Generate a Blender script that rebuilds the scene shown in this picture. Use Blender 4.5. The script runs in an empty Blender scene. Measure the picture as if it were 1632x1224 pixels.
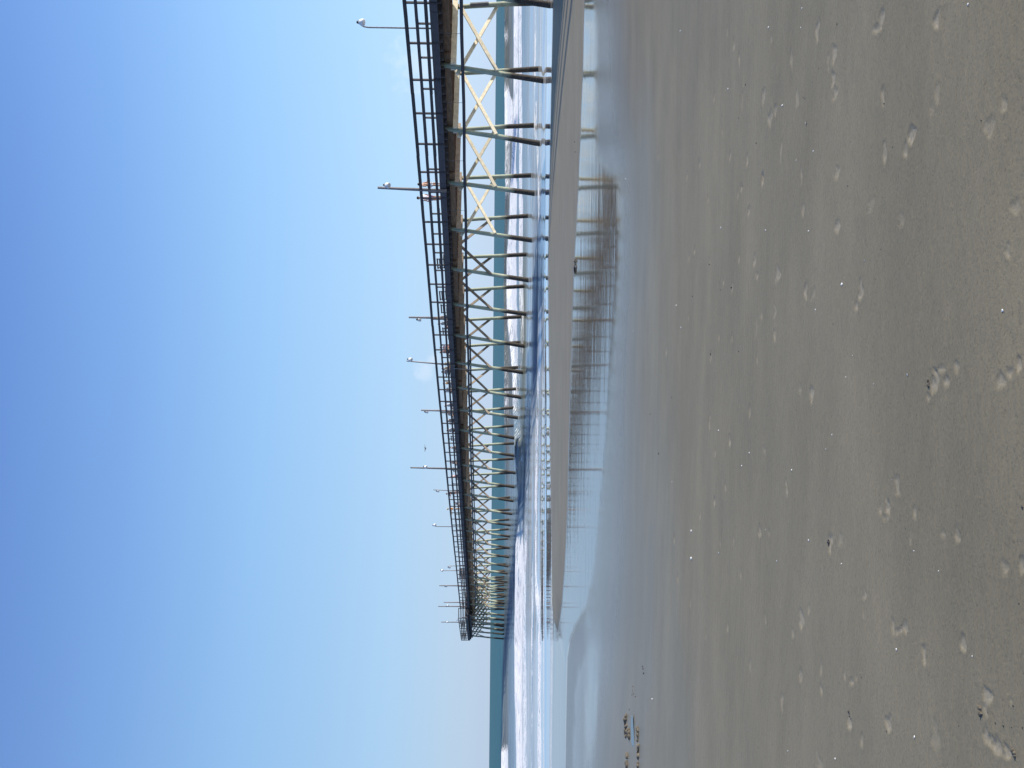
import bpy, bmesh, math, random
import numpy as np
from mathutils import Vector, Matrix, Quaternion

random.seed(7)
RNG = np.random.default_rng(11)
SC = bpy.context.scene
COL = SC.collection
R = math.radians

# ------------------------------------------------------------------ camera
F = 1500.0                      # focal length in photo pixels (1632 wide)
EYE = Vector((0, 0, 2.8))       # sea level is z = 0
PITCH, ROLL = R(1.18), R(0.54)
FW = Vector((0, math.cos(PITCH), -math.sin(PITCH)))
R0 = Vector((1, 0, 0)); D0 = Vector((0, -math.sin(PITCH), -math.cos(PITCH)))
RI = R0 * math.cos(ROLL) - D0 * math.sin(ROLL)
DI = R0 * math.sin(ROLL) + D0 * math.cos(ROLL)
cam = bpy.data.cameras.new('camera'); camo = bpy.data.objects.new('camera', cam); COL.objects.link(camo)
m = Matrix.Identity(4)
for i in range(3):
    m[i][0], m[i][1], m[i][2], m[i][3] = DI[i], RI[i], -FW[i], EYE[i]
camo.matrix_world = m
cam.sensor_width = 36; cam.lens = 36 * F / 1632; cam.clip_start = .05; cam.clip_end = 60000
SC.camera = camo

def ray(px, py):
    return FW + RI * ((612 - py) / F) + DI * ((px - 816) / F)
def on_plane(px, py, z):
    d = ray(px, py); t = (z - EYE.z) / d.z
    return EYE + d * t
def at_depth(px, py, Y):
    d = ray(px, py); return EYE + d * (Y / d.y)

# ------------------------------------------------------------------ materials
def new_mat(name):
    mt = bpy.data.materials.new(name); mt.use_nodes = True
    nt = mt.node_tree; nt.nodes.clear()
    out = nt.nodes.new('ShaderNodeOutputMaterial')
    return mt, nt, out
def N(nt, typ, **kw):
    n = nt.nodes.new(typ)
    for k, v in kw.items():
        if k in n.inputs: n.inputs[k].default_value = v
        else: setattr(n, k, v)
    return n
def ramp(nt, stops, interp='LINEAR'):
    n = nt.nodes.new('ShaderNodeValToRGB'); cr = n.color_ramp; cr.interpolation = interp
    while len(cr.elements) < len(stops): cr.elements.new(.5)
    for e, (p, c) in zip(cr.elements, stops):
        e.position = p; e.color = (*c, 1) if len(c) == 3 else c
    return n
def simple(name, c, rough=.6, var=.25, scale=6.0, stretch=(1, 1, 1), metallic=0.0, rnd=.25, bump=0.0):
    mt, nt, out = new_mat(name); L = nt.links.new
    b = N(nt, 'ShaderNodeBsdfPrincipled', Roughness=rough, Metallic=metallic)
    tc = N(nt, 'ShaderNodeTexCoord'); mp = N(nt, 'ShaderNodeMapping'); mp.inputs['Scale'].default_value = stretch
    nz = N(nt, 'ShaderNodeTexNoise', Scale=scale, Detail=6.0, Roughness=.65)
    L(tc.outputs['Object'], mp.inputs[0]); L(mp.outputs[0], nz.inputs['Vector'])
    cr = ramp(nt, [(.25, [v * (1 - var) for v in c]), (.75, [min(1, v * (1 + var)) for v in c])])
    L(nz.outputs['Fac'], cr.inputs[0])
    oi = N(nt, 'ShaderNodeObjectInfo')
    mr = N(nt, 'ShaderNodeMapRange'); mr.inputs[3].default_value = 1 - rnd; mr.inputs[4].default_value = 1 + rnd * .6
    L(oi.outputs['Random'], mr.inputs[0])
    mx = N(nt, 'ShaderNodeVectorMath', operation='SCALE')
    L(cr.outputs[0], mx.inputs[0]); L(mr.outputs[0], mx.inputs['Scale'])
    L(mx.outputs[0], b.inputs['Base Color'])
    if bump:
        bp = N(nt, 'ShaderNodeBump', Strength=bump, Distance=.02); L(nz.outputs['Fac'], bp.inputs['Height']); L(bp.outputs[0], b.inputs['Normal'])
    L(b.outputs[0], out.inputs[0])
    return mt
M = {}
M['rail'] = simple('weathered_rail_wood', (.060, .052, .056), .75, .35, 3, (1, 1, 6), rnd=.2)
M['fascia'] = simple('deck_edge_wood', (.072, .070, .078), .8, .4, 2.5, (1, 1, 5), rnd=.2, bump=.4)
M['girder'] = simple('girder_wood', (.21, .130, .078), .8, .45, 2.2, (1, 1, 4), rnd=.4, bump=.4)
M['brace'] = simple('brace_wood', (.74, .65, .47), .8, .25, 4, (1, 1, 1), rnd=.25, bump=.3)
M['oldbrace'] = simple('weathered_brace_wood', (.37, .29, .215), .85, .35, 4, (1, 1, 1), rnd=.45, bump=.3)
M['deck'] = simple('deck_planks', (.33, .28, .23), .85, .35, 5, (1, 1, 1), rnd=.1)
M['pipe'] = simple('dark_pipe', (.045, .042, .055), .5, .3, 3)
M['steel'] = simple('galvanised_pole', (.30, .28, .28), .5, .25, 5)
M['polewood'] = simple('pole_wood', (.26, .23, .22), .8, .35, 6)
M['white'] = simple('lamp_white', (.82, .82, .80), .4, .06, 5, rnd=.05)
M['black'] = simple('lamp_housing', (.05, .05, .055), .5, .2, 5)
M['bench'] = simple('bench_wood', (.12, .10, .09), .8, .3, 6)
M['shell'] = simple('shell_white', (.86, .84, .78), .45, .1, 40, rnd=.15)
M['pebble'] = simple('dark_pebble', (.045, .042, .04), .5, .35, 40, rnd=.4)
M['clod'] = simple('sand_clod', (.14, .118, .085), .85, .5, 12, rnd=.3, bump=.6)
M['drift'] = simple('driftwood_dark', (.03, .028, .03), .6, .3, 12)
M['weed'] = simple('dry_weed', (.22, .17, .12), .8, .6, 30)
M['metal'] = simple('bracket_steel', (.16, .15, .15), .5, .3, 8)

def pile_mat():
    mt, nt, out = new_mat('timber_pile'); L = nt.links.new
    b = N(nt, 'ShaderNodeBsdfPrincipled', Roughness=.8)
    geo = N(nt, 'ShaderNodeNewGeometry'); sep = N(nt, 'ShaderNodeSeparateXYZ'); L(geo.outputs['Position'], sep.inputs[0])
    mp = N(nt, 'ShaderNodeMapping'); mp.inputs['Scale'].default_value = (5, 5, 1.2); L(geo.outputs['Position'], mp.inputs[0])
    nz = N(nt, 'ShaderNodeTexNoise', Scale=1.0, Detail=7.0, Roughness=.7); L(mp.outputs[0], nz.inputs['Vector'])
    nb = N(nt, 'ShaderNodeTexNoise', Scale=14.0, Detail=4.0); L(geo.outputs['Position'], nb.inputs['Vector'])
    oi = N(nt, 'ShaderNodeObjectInfo')
    mr = N(nt, 'ShaderNodeMapRange'); mr.inputs[3].default_value = -.35; mr.inputs[4].default_value = .35; L(oi.outputs['Random'], mr.inputs[0])
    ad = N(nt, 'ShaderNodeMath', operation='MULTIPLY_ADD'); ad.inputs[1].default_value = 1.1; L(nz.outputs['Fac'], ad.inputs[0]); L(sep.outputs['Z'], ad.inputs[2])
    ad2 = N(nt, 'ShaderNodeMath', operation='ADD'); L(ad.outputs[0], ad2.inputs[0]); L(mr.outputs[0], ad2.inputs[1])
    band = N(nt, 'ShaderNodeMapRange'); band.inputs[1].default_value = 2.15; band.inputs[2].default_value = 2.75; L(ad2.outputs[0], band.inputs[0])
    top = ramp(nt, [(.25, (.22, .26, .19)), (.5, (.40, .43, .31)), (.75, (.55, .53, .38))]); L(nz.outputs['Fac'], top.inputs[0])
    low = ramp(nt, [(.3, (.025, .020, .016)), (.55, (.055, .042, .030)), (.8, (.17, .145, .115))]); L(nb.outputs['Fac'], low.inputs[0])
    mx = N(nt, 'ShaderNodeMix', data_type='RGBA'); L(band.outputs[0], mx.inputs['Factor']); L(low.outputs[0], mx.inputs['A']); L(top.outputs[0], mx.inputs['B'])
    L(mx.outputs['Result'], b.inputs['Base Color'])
    bp = N(nt, 'ShaderNodeBump', Strength=.6, Distance=.03); L(nb.outputs['Fac'], bp.inputs['Height']); L(bp.outputs[0], b.inputs['Normal'])
    L(b.outputs[0], out.inputs[0]); return mt
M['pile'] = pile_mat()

_cloth = {}
def cloth(c, rough=.8):
    k = tuple(c)
    if k not in _cloth: _cloth[k] = simple('fabric_%d' % len(_cloth), c, rough, .12, 20, rnd=.02)
    return _cloth[k]

# ------------------------------------------------------------------ mesh helpers
def tag(o, label=None, cat=None, group=None, kind=None):
    if label: o['label'] = label
    if cat: o['category'] = cat
    if group: o['group'] = group
    if kind: o['kind'] = kind
    return o
def empty(name, loc, rz=0.0):
    o = bpy.data.objects.new(name, None); o.empty_display_size = .2
    o.location = loc; o.rotation_euler = (0, 0, rz); COL.objects.link(o); return o
class MB:
    def __init__(s): s.v = []; s.f = []; s.sm = []
    def box(s, lo, hi):
        x0, y0, z0 = lo; x1, y1, z1 = hi; n = len(s.v)
        s.v += [(x0,y0,z0),(x1,y0,z0),(x1,y1,z0),(x0,y1,z0),(x0,y0,z1),(x1,y0,z1),(x1,y1,z1),(x0,y1,z1)]
        for q in ((0,3,2,1),(4,5,6,7),(0,1,5,4),(1,2,6,5),(2,3,7,6),(3,0,4,7)):
            s.f.append([n + i for i in q]); s.sm.append(False)
        return s
    def beam(s, a, b, w, h, up=(0, 0, 1)):
        a = Vector(a); b = Vector(b); d = (b - a).normalized(); u = Vector(up)
        sd = d.cross(u)
        if sd.length < 1e-4: sd = d.cross(Vector((1, 0, 0)))
        sd.normalize(); u = sd.cross(d).normalized(); n = len(s.v)
        for p in (a, b):
            for i, j in ((-1,-1),(1,-1),(1,1),(-1,1)):
                s.v.append(tuple(p + sd * (i * w / 2) + u * (j * h / 2)))
        for q in ((3,2,1,0),(4,5,6,7),(0,1,5,4),(1,2,6,5),(2,3,7,6),(3,0,4,7)):
            s.f.append([n + i for i in q]); s.sm.append(False)
        return s
    def tube(s, pts, rad, k=10, cap=True):
        pts = [Vector(p) for p in pts]; n0 = len(s.v)
        if not hasattr(rad, '__len__'): rad = [rad] * len(pts)
        prev = None
        for i, p in enumerate(pts):
            d = (pts[min(i + 1, len(pts) - 1)] - pts[max(i - 1, 0)]).normalized()
            if prev is None:
                a = d.cross(Vector((0, 0, 1)))
                if a.length < .1: a = d.cross(Vector((1, 0, 0)))
            else: a = prev - d * prev.dot(d)
            a.normalize(); prev = a; b = d.cross(a)
            for j in range(k):
                t = 2 * math.pi * j / k
                s.v.append(tuple(p + (a * math.cos(t) + b * math.sin(t)) * rad[i]))
        for i in range(len(pts) - 1):
            for j in range(k):
                j2 = (j + 1) % k
                s.f.append([n0+i*k+j, n0+i*k+j2, n0+(i+1)*k+j2, n0+(i+1)*k+j]); s.sm.append(True)
        if cap:
            s.f.append([n0 + j for j in range(k)][::-1]); s.sm.append(False)
            e = n0 + (len(pts) - 1) * k
            s.f.append([e + j for j in range(k)]); s.sm.append(False)
        return s
    def ball(s, c, r, k=12, q=None, noise=0.0, zlo=-1.0):
        c = Vector(c); r = (r, r, r) if not hasattr(r, '__len__') else r; n0 = len(s.v); rows = max(4, k // 2)
        for i in range(rows + 1):
            th = math.pi * i / rows
            for j in range(k):
                ph = 2 * math.pi * j / k
                v = Vector((math.sin(th) * math.cos(ph) * r[0], math.sin(th) * math.sin(ph) * r[1], max(zlo, math.cos(th)) * r[2]))
                if noise and 0 < i < rows: v *= 1 + random.uniform(-noise, noise)
                if q: v = q @ v
                s.v.append(tuple(c + v))
        for i in range(rows):
            for j in range(k):
                j2 = (j + 1) % k
                s.f.append([n0+i*k+j, n0+(i+1)*k+j, n0+(i+1)*k+j2, n0+i*k+j2]); s.sm.append(True)
        return s
    def mesh(s, name, off=(0, 0, 0)):
        me = bpy.data.meshes.new(name); o = Vector(off)
        me.from_pydata([tuple(Vector(v) - o) for v in s.v], [], s.f)
        me.polygons.foreach_set('use_smooth', s.sm); me.update(); return me
    def build(s, name, mat, parent=None, rel=False):
        off = (0, 0, 0)
        if parent is not None and not rel:
            p = parent
            off = Vector((0, 0, 0))
            while p is not None: off += p.location; p = p.parent
        o = bpy.data.objects.new(name, s.mesh(name, off)); o.data.materials.append(mat)
        COL.objects.link(o); o.parent = parent; return o

# ------------------------------------------------------------------ value noise
def _hash(i, j, seed):
    h = (i.astype(np.int64) * 374761393 + j.astype(np.int64) * 668265263 + seed * 144665) & 0x7fffffff
    h = ((h ^ (h >> 13)) * 1274126177) & 0x7fffffff
    return ((h ^ (h >> 16)) & 0xffff) / 65535.0
def vnoise(x, y, seed=0):
    i = np.floor(x); j = np.floor(y); fx = x - i; fy = y - j
    fx = fx * fx * (3 - 2 * fx); fy = fy * fy * (3 - 2 * fy)
    a = _hash(i, j, seed); b = _hash(i + 1, j, seed); c = _hash(i, j + 1, seed); d = _hash(i + 1, j + 1, seed)
    return (a * (1 - fx) + b * fx) * (1 - fy) + (c * (1 - fx) + d * fx) * fy
def fbm(x, y, seed=0, o=4):
    t = 0; a = .5; s = 0
    for k in range(o):
        t = t + a * vnoise(x * 2 ** k, y * 2 ** k, seed + k * 17); s += a; a *= .55
    return t / s
def sst(a, b, x):
    t = np.clip((x - a) / (b - a), 0, 1); return t * t * (3 - 2 * t)

def curve(tab, z):
    """shore-parallel line through points seen in the photo -> Y as function of X"""
    p = [on_plane(x, y, z) for y, x in tab]; p.sort(key=lambda v: v.x)
    xs = np.array([v.x for v in p]); ys = np.array([v.y for v in p])
    return lambda X: np.interp(X, xs, ys)

# ------------------------------------------------------------------ sand
ZR = .18
A_sea = curve([(0,880),(200,876),(420,872),(600,874),(800,877),(950,880),(1010,887)], ZR)
A_land = curve([(0,931),(120,928),(300,921),(437,914),(600,909),(800,904),(900,900),(960,896),(1010,888)], ZR)
B_sea = curve([(-200,944),(0,946),(120,947),(255,949),(300,984),(400,984),(500,977),(600,969),(700,963),(800,954),(900,943),(960,932),(985,919),(1010,908),(1040,903),(1100,901.5),(1224,899.5)], ZR)
B_rise = curve([(-200,958),(0,964),(150,970),(300,978),(400,980),(500,976),(600,969),(700,963),(800,954),(900,943),(960,932),(985,919),(1010,908),(1040,903),(1100,901.5),(1224,899.5)], ZR)
sheen_in = curve([(-200,985),(0,1000),(200,1012),(400,1020),(600,1012),(800,1025),(900,1030),(1000,1030),(1100,1015),(1224,1005)], .3)

def sand_base(X, Y):
    Yb, Ya, Yc = B_rise(X), A_land(X), A_sea(X)
    wob = fbm(X * .35, Y * .35, 3, 3) - .5
    # landward rise
    t = np.clip((Yb - Y) / np.maximum(Yb - 3.0, 1), 0, None)
    inland = np.where(t > 1, 1.0 + (t - 1) * .8, np.clip(t, 0, 1) ** 1.5)
    z = ZR + 1.02 * inland + wob * .05 * np.clip(t * 2, 0, 1)
    # low matte ridge on the left, seaward edge of the beach
    z = z + .03 * sst(-4.5, -7.5, X) * sst(0, 1.5, Yb - Y) * (1 - sst(3, 7, Yb - Y))
    # bar
    wd = np.maximum(Yc - Ya, .01); u = np.clip((Y - Ya) / wd, 0, 1)
    z = z + .13 * np.sin(np.pi * u) ** .7 * sst(.2, 3, wd)
    # seaward slope
    d = np.clip(Y - np.maximum(Yc - 1.0, 40), 0, None)
    z = z - d * .035 - ZR * .25 * sst(-6, 2, Y - Yc)
    return z

# foot, paw and drag marks seen in the sand: photo x, y, length (px along shore), width px, strength
PRINTS = [(1405,32,26,9,1),(1398,46,12,16,.8),(1493,29,26,12,1),(1303,50,28,7,.9),(1330,84,28,8,1),(1329,125,20,7,1),(1332,148,18,9,.9),(1320,100,24,4,.8),(1271,155,28,8,.7),
(1408,156,30,7,.9),(1454,215,26,12,1.1),(1443,240,24,6,.9),(1411,242,36,8,.9),(1335,273,20,8,.8),(1494,150,30,10,.5),(1486,175,20,10,.4),(1578,202,30,16,.5),(1600,166,25,10,.7),
(1262,95,40,4,.7),(1245,240,35,4,.7),(1278,282,30,4,.7),(1335,360,20,9,1),(1280,334,20,5,.9),(1241,436,24,10,.8),(1284,465,24,6,1),(1372,462,28,8,1),(1365,486,16,6,.9),
(1438,350,20,12,.4),(1389,326,20,14,.4),(1619,329,22,14,.5),(1606,402,24,10,.6),(1236,494,16,5,.9),(1235,533,18,5,1.1),(1493,600,36,8,1.1),(1525,585,22,8,.8),(1500,588,10,18,.6),(1509,606,20,9,.9),
(1624,580,28,8,.9),(1595,606,26,16,.7),(1610,596,16,12,.7),(1297,467,14,10,.5),(1294,629,24,7,1.1),(1276,621,14,7,.6),(1487,616,26,7,1),(1480,634,10,9,.7),(1431,772,30,11,.7),(1416,809,24,13,1),
(1404,812,16,4,.8),(1412,826,7,12,.7),(1254,777,26,5,1),(1323,867,30,7,1.1),(1340,859,18,12,.5),(1458,816,18,10,.7),(1526,851,26,8,.8),(1504,850,14,8,.5),(1452,857,24,4,.5),(1603,905,26,12,.6),(1629,900,30,9,.7),
(1278,988,28,8,1),(1290,970,20,4,.7),(1264,1010,12,7,.7),(1380,947,16,8,.8),(1376,972,22,4,.5),(1424,998,20,6,.8),(1433,1006,9,22,.9),(1443,1000,18,7,.9),(1473,1042,30,9,1),(1536,1026,28,9,.9),
(1277,1076,20,6,.8),(1309,1064,30,4,.8),(1310,1100,18,5,.9),(1246,1118,24,5,.8),(1347,1076,14,4,.7),(1358,1086,10,14,.8),(1365,1080,12,4,.8),(1354,1147,28,8,1.2),(1374,1179,24,6,.8),(1416,1152,26,8,1),
(1492,1172,40,16,.45),(1575,1108,28,12,.9),(1570,1128,18,10,.8),(1573,1172,24,12,.8),(1592,1190,26,14,.9),(1606,1200,24,14,.9),(1582,1182,18,12,.6),(1612,1118,12,8,.7),(1308,1218,20,12,.6),
(1216,285,20,4,.9),(1182,298,12,4,.9),(1176,310,12,3,.6),(1194,335,14,4,.9),(1129,317,16,2,.9),(1107,398,10,3,1),(1098,410,12,3,.5),(1203,416,20,5,.9),(1178,411,16,3,.8),(1131,416,10,2,.8),(1154,447,12,4,.6),(1167,458,14,4,.8),
(1214,500,14,5,.6),(1206,522,30,3,.5),(1146,536,16,2,.8),(1167,539,16,3,.6),(1133,568,14,4,.7),(1062,560,14,3,1),(1207,570,14,3,.8),(1097,505,10,2,.6),(1131,671,20,4,1),(1195,655,20,3,1),(1163,702,14,5,1.1),
(1140,720,10,4,.7),(1219,718,10,5,.6),(1156,775,14,3,.8),(1139,799,12,3,1.2),(1116,822,12,3,.7),(1211,846,16,6,.9),(1169,861,14,3,.8),(1075,859,14,3,.9),(1148,864,12,3,.5),(1181,916,12,3,.9),(1159,49,12,3,.8),
(1170,71,20,3,.9),(1179,93,24,4,.8),(1183,162,26,3,1),(1218,152,22,6,.9),(1138,154,14,3,.9),(1228,189,22,8,.9),(1236,176,14,6,.8),(1049,247,10,3,.7),(1164,247,14,4,.8),(1191,255,18,5,.9),(1216,284,20,4,.9),
(1152,208,10,3,.8),(1095,279,10,3,.9),(1077,282,8,3,.7),(1115,260,12,4,.6),(1207,440,12,6,.7),(1230,60,14,5,.5),(1226,850,10,3,.6),(1080,920,12,3,.6),(1125,1010,12,3,.6),(1100,960,12,3,.6),(1160,1000,14,3,.7),(1195,1060,18,4,.6),(1220,985,16,5,.6)]

def sand_at(px, py):
    z = .3
    for _ in range(12):
        p = on_plane(px, py, z); z = .5 * z + .5 * float(sand_base(np.array([p.x]), np.array([p.y]))[0])
    p.z = z; return p

def grid_faces(nr, nc):
    idx = np.arange(nr * nc).reshape(nr, nc)
    return np.stack([idx[:-1, :-1], idx[:-1, 1:], idx[1:, 1:], idx[1:, :-1]], -1).reshape(-1, 4)
def np_mesh(name, X, Y, Z, mat, attrs):
    nr, nc = X.shape; f = grid_faces(nr, nc); nv = X.size
    me = bpy.data.meshes.new(name); me.vertices.add(nv); me.loops.add(f.size); me.polygons.add(len(f))
    me.vertices.foreach_set('co', np.stack([X, Y, Z], -1).reshape(-1).astype(np.float32))
    me.loops.foreach_set('vertex_index', f.reshape(-1).astype(np.int32))
    me.polygons.foreach_set('loop_start', (np.arange(len(f)) * 4).astype(np.int32))
    me.polygons.foreach_set('use_smooth', np.ones(len(f), bool))
    me.update(calc_edges=True)
    for k, v in attrs.items():
        if v.ndim == 3:
            a = me.attributes.new(k, 'FLOAT_COLOR', 'POINT')
            c = np.concatenate([v, np.ones((*v.shape[:2], 1))], -1)
            a.data.foreach_set('color', c.reshape(-1).astype(np.float32))
        else:
            a = me.attributes.new(k, 'FLOAT', 'POINT'); a.data.foreach_set('value', v.reshape(-1).astype(np.float32))
    o = bpy.data.objects.new(name, me); me.materials.append(mat); COL.objects.link(o); return o

def fan(rows, dense, nd, far):
    s = np.linspace(-dense, dense, nd); ext = dense * np.geomspace(1.03, far / dense, 26)
    return np.concatenate([-ext[::-1], s, ext]), np.array(rows)

def make_sand_material():
    mt, nt, out = new_mat('beach_sand'); L = nt.links.new
    b = N(nt, 'ShaderNodeBsdfPrincipled'); b.inputs['IOR'].default_value = 1.34
    geo = N(nt, 'ShaderNodeNewGeometry')
    at = lambda n: N(nt, 'ShaderNodeAttribute', attribute_name=n)
    rg, wet, mark = at('rough'), at('wet'), at('mark')
    fine = N(nt, 'ShaderNodeTexNoise', Scale=75.0, Detail=4.0, Roughness=.75); L(geo.outputs['Position'], fine.inputs['Vector'])
    mp = N(nt, 'ShaderNodeMapping'); mp.inputs['Scale'].default_value = (.9, 2.6, 1); mp.inputs['Rotation'].default_value = (0, 0, R(12)); L(geo.outputs['Position'], mp.inputs[0])
    big = N(nt, 'ShaderNodeTexNoise', Scale=.55, Detail=6.0, Roughness=.6); L(mp.outputs[0], big.inputs['Vector'])
    mp2 = N(nt, 'ShaderNodeMapping'); mp2.inputs['Scale'].default_value = (5, 26, 5); mp2.inputs['Rotation'].default_value = (0, 0, R(-38)); L(geo.outputs['Position'], mp2.inputs[0])
    rip = N(nt, 'ShaderNodeTexNoise', Scale=1.0, Detail=5.0, Roughness=.6); L(mp2.outputs[0], rip.inputs['Vector'])
    base = ramp(nt, [(.30, (.205, .174, .112)), (.5, (.236, .199, .128)), (.70, (.268, .225, .145))]); L(big.outputs['Fac'], base.inputs[0])
    speck = ramp(nt, [(.28, (.55, .55, .55)), (.46, (1, 1, 1)), (.58, (1, 1, 1)), (.75, (1.3, 1.27, 1.2))]); L(fine.outputs['Fac'], speck.inputs[0])
    mu = N(nt, 'ShaderNodeMix', data_type='RGBA', blend_type='MULTIPLY'); mu.inputs['Factor'].default_value = .8
    L(base.outputs[0], mu.inputs['A']); L(speck.outputs[0], mu.inputs['B'])
    mk = N(nt, 'ShaderNodeMix', data_type='RGBA'); mk.inputs['B'].default_value = (.42, .365, .265, 1)
    mkn = N(nt, 'ShaderNodeMath', operation='MULTIPLY'); L(mark.outputs['Fac'], mkn.inputs[0])
    mkr = N(nt, 'ShaderNodeMapRange'); mkr.inputs[1].default_value = .3; mkr.inputs[2].default_value = .6; mkr.inputs[3].default_value = .45
    mn = N(nt, 'ShaderNodeTexNoise', Scale=45.0, Detail=3.0); L(geo.outputs['Position'], mn.inputs['Vector']); L(mn.outputs['Fac'], mkr.inputs[0]); L(mkr.outputs[0], mkn.inputs[1])
    L(mkn.outputs[0], mk.inputs['Factor']); L(mu.outputs['Result'], mk.inputs['A'])
    wt = N(nt, 'ShaderNodeMix', data_type='RGBA'); wt.inputs['B'].default_value = (.15, .125, .095, 1)
    L(wet.outputs['Fac'], wt.inputs['Factor']); L(mk.outputs['Result'], wt.inputs['A']); L(wt.outputs['Result'], b.inputs['Base Color'])
    L(rg.outputs['Fac'], b.inputs['Roughness'])
    sp = N(nt, 'ShaderNodeMapRange'); sp.inputs[1].default_value = .12; sp.inputs[2].default_value = .5; sp.inputs[3].default_value = .5; sp.inputs[4].default_value = .17; L(rg.outputs['Fac'], sp.inputs[0]); L(sp.outputs[0], b.inputs['Specular IOR Level'])
    # grain and backwash ripples
    dry = N(nt, 'ShaderNodeMapRange'); dry.inputs[1].default_value = 0; dry.inputs[2].default_value = .5; L(rg.outputs['Fac'], dry.inputs[0])
    h1 = N(nt, 'ShaderNodeMath', operation='MULTIPLY_ADD'); h1.inputs[1].default_value = .22; L(fine.outputs['Fac'], h1.inputs[0]); L(rip.outputs['Fac'], h1.inputs[2])
    bp = N(nt, 'ShaderNodeBump', Distance=.012); L(h1.outputs[0], bp.inputs['Height'])
    st = N(nt, 'ShaderNodeMath', operation='MULTIPLY'); st.inputs[1].default_value = .75; L(dry.outputs[0], st.inputs[0])
    L(st.outputs[0], bp.inputs['Strength'])
    # ripples on the thin film of water
    mp3 = N(nt, 'ShaderNodeMapping'); mp3.inputs['Scale'].default_value = (.16, 1.0, 1); mp3.inputs['Rotation'].default_value = (0, 0, R(10)); L(geo.outputs['Position'], mp3.inputs[0])
    film = N(nt, 'ShaderNodeTexNoise', Scale=1.5, Detail=5.0, Roughness=.6); L(mp3.outputs[0], film.inputs['Vector'])
    bp2 = N(nt, 'ShaderNodeBump', Distance=.010); L(film.outputs['Fac'], bp2.inputs['Height'])
    fs = N(nt, 'ShaderNodeMath', operation='MULTIPLY'); fs.inputs[1].default_value = .65; L(at('film').outputs['Fac'], fs.inputs[0]); L(fs.outputs[0], bp2.inputs['Strength'])
    L(bp.outputs[0], bp2.inputs['Normal']); L(bp2.outputs[0], b.inputs['Normal'])
    L(b.outputs[0], out.inputs[0]); return mt

rows = list(-np.geomspace(90, .3, 22)) + list(np.linspace(0, 2.2, 10)[:-1]) + list(np.geomspace(2.2, 12, 640)[:-1]) + list(np.geomspace(12, 56, 300)[:-1]) + list(np.geomspace(56, 95, 12))
S, YR = fan(rows, .47, 320, 45)
Yg = np.repeat(YR[:, None], len(S), 1); Xg = S[None, :] * np.maximum(Yg, 2.2)
Zg = sand_base(Xg, Yg)
Yb, Ya, Yc = B_sea(Xg), A_land(Xg), A_sea(Xg); Yi = sheen_in(Xg); Yr = B_rise(Xg)
wob = (fbm(Xg * .8, Yg * .8, 5, 4) - .5) * 1.4
wob2 = (fbm(Xg * .25, Yg * .6, 9, 4) - .5)
# roughness: mirror film in the runnel, sheen on draining sand, damp bar, drier beach
u = (Yr - Yg) / np.maximum(Yr - Yi, 2)                       # 0 at the water edge, 1 where the sheen ends
rough = .09 + .27 * np.clip(u, 0, 1) + .15 * sst(1, 2.1, u + wob2 * .6)
film = sst(1.4, -.5, Yb - Yg + wob * .5)
filmbar = sst(-.15, .35, Ya - Yg + wob * .2)                  # 0 on the bar
tip = sst(-10.2, -8.2, Xg)                                    # no bar left of its tip
onbar = (1 - filmbar) * sst(.3, -.3, Yg - Yc - .5) * sst(.3, 1.0, Yc - Ya) * film
mirror = film * (1 - onbar)
rough = rough + .13 * sst(3.5, 6.0, Xg) * (1 - sst(1.2, 2.2, u))
rough = rough * (1 - film) + film * .022
rough = rough * (1 - onbar) + onbar * .48
left = sst(-4.5, -7.5, Xg) * sst(.2, .8, Yb - Yg) * (1 - sst(3.2, 6.5, Yb - Yg + wob))
rough = np.maximum(rough, left * .25)
_p = sand_at(942, 1105); _d = np.sqrt(((Xg - _p.x) / 2.2) ** 2 + ((Yg - _p.y) / 2.4) ** 2) + (fbm(Xg * .8, Yg * .5, 15, 3) - .5) * 1.1
rough = rough * (1 - .55 * sst(1.25, .05, _d))
wetv = np.clip(.75 * (1 - sst(0, 1.7, u + wob2 * .5)), 0, 1) * (1 - onbar * .85)
mark = onbar * .20 * (.6 + .8 * fbm(Xg * .5, Yg * 1.2, 19, 3))
for (px, py, lp, wp, stg) in PRINTS:
    p = sand_at(px, py); h = EYE.z - p.z
    Lm = lp * p.y / F * .62; Wm = max(.012, wp * p.y * p.y / (F * h) * .60)
    an = random.uniform(-.35, .35) + random.choice((0, .12)); ca, sa = math.cos(an), math.sin(an)
    i0 = np.searchsorted(YR, p.y - 1.5 * (Lm + Wm)); i1 = np.searchsorted(YR, p.y + 1.5 * (Lm + Wm)) + 1
    dx = Xg[i0:i1] - p.x; dy = Yg[i0:i1] - p.y
    a = dx * ca + dy * sa; c = -dx * sa + dy * ca
    bend = random.uniform(-.5, .5)
    c = c - bend * Wm * (a / max(Lm, .01)) ** 2 * 2
    wv = Wm * (1 + .35 * np.sin(a / max(Lm, .01) * 3 + py)) 
    d = np.sqrt((a / Lm) ** 2 + (c / np.maximum(wv, .004)) ** 2)
    d = d + (fbm(dx * 30 + px, dy * 30 + py, 4, 3) - .5) * .9
    core = 1 - sst(.55, 1.05, d)
    rim = np.exp(-((d - 1.2) / .22) ** 2)
    Zg[i0:i1] += stg * (-.0045 * core + .0012 * rim)*np.clip(p.y/5,1,2)
    mark[i0:i1] = np.maximum(mark[i0:i1], core * min(1, .64 * stg))
    rough[i0:i1] = np.maximum(rough[i0:i1], core * .6)
M['sand'] = make_sand_material()
beach = np_mesh('beach_sand', Xg, Yg, Zg, M['sand'], {'rough': rough, 'wet': wetv, 'mark': mark, 'film': mirror})
tag(beach, kind='structure')
del Xg, Yg, Zg, rough, wetv, mark, mirror, film, wob, wob2

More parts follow.
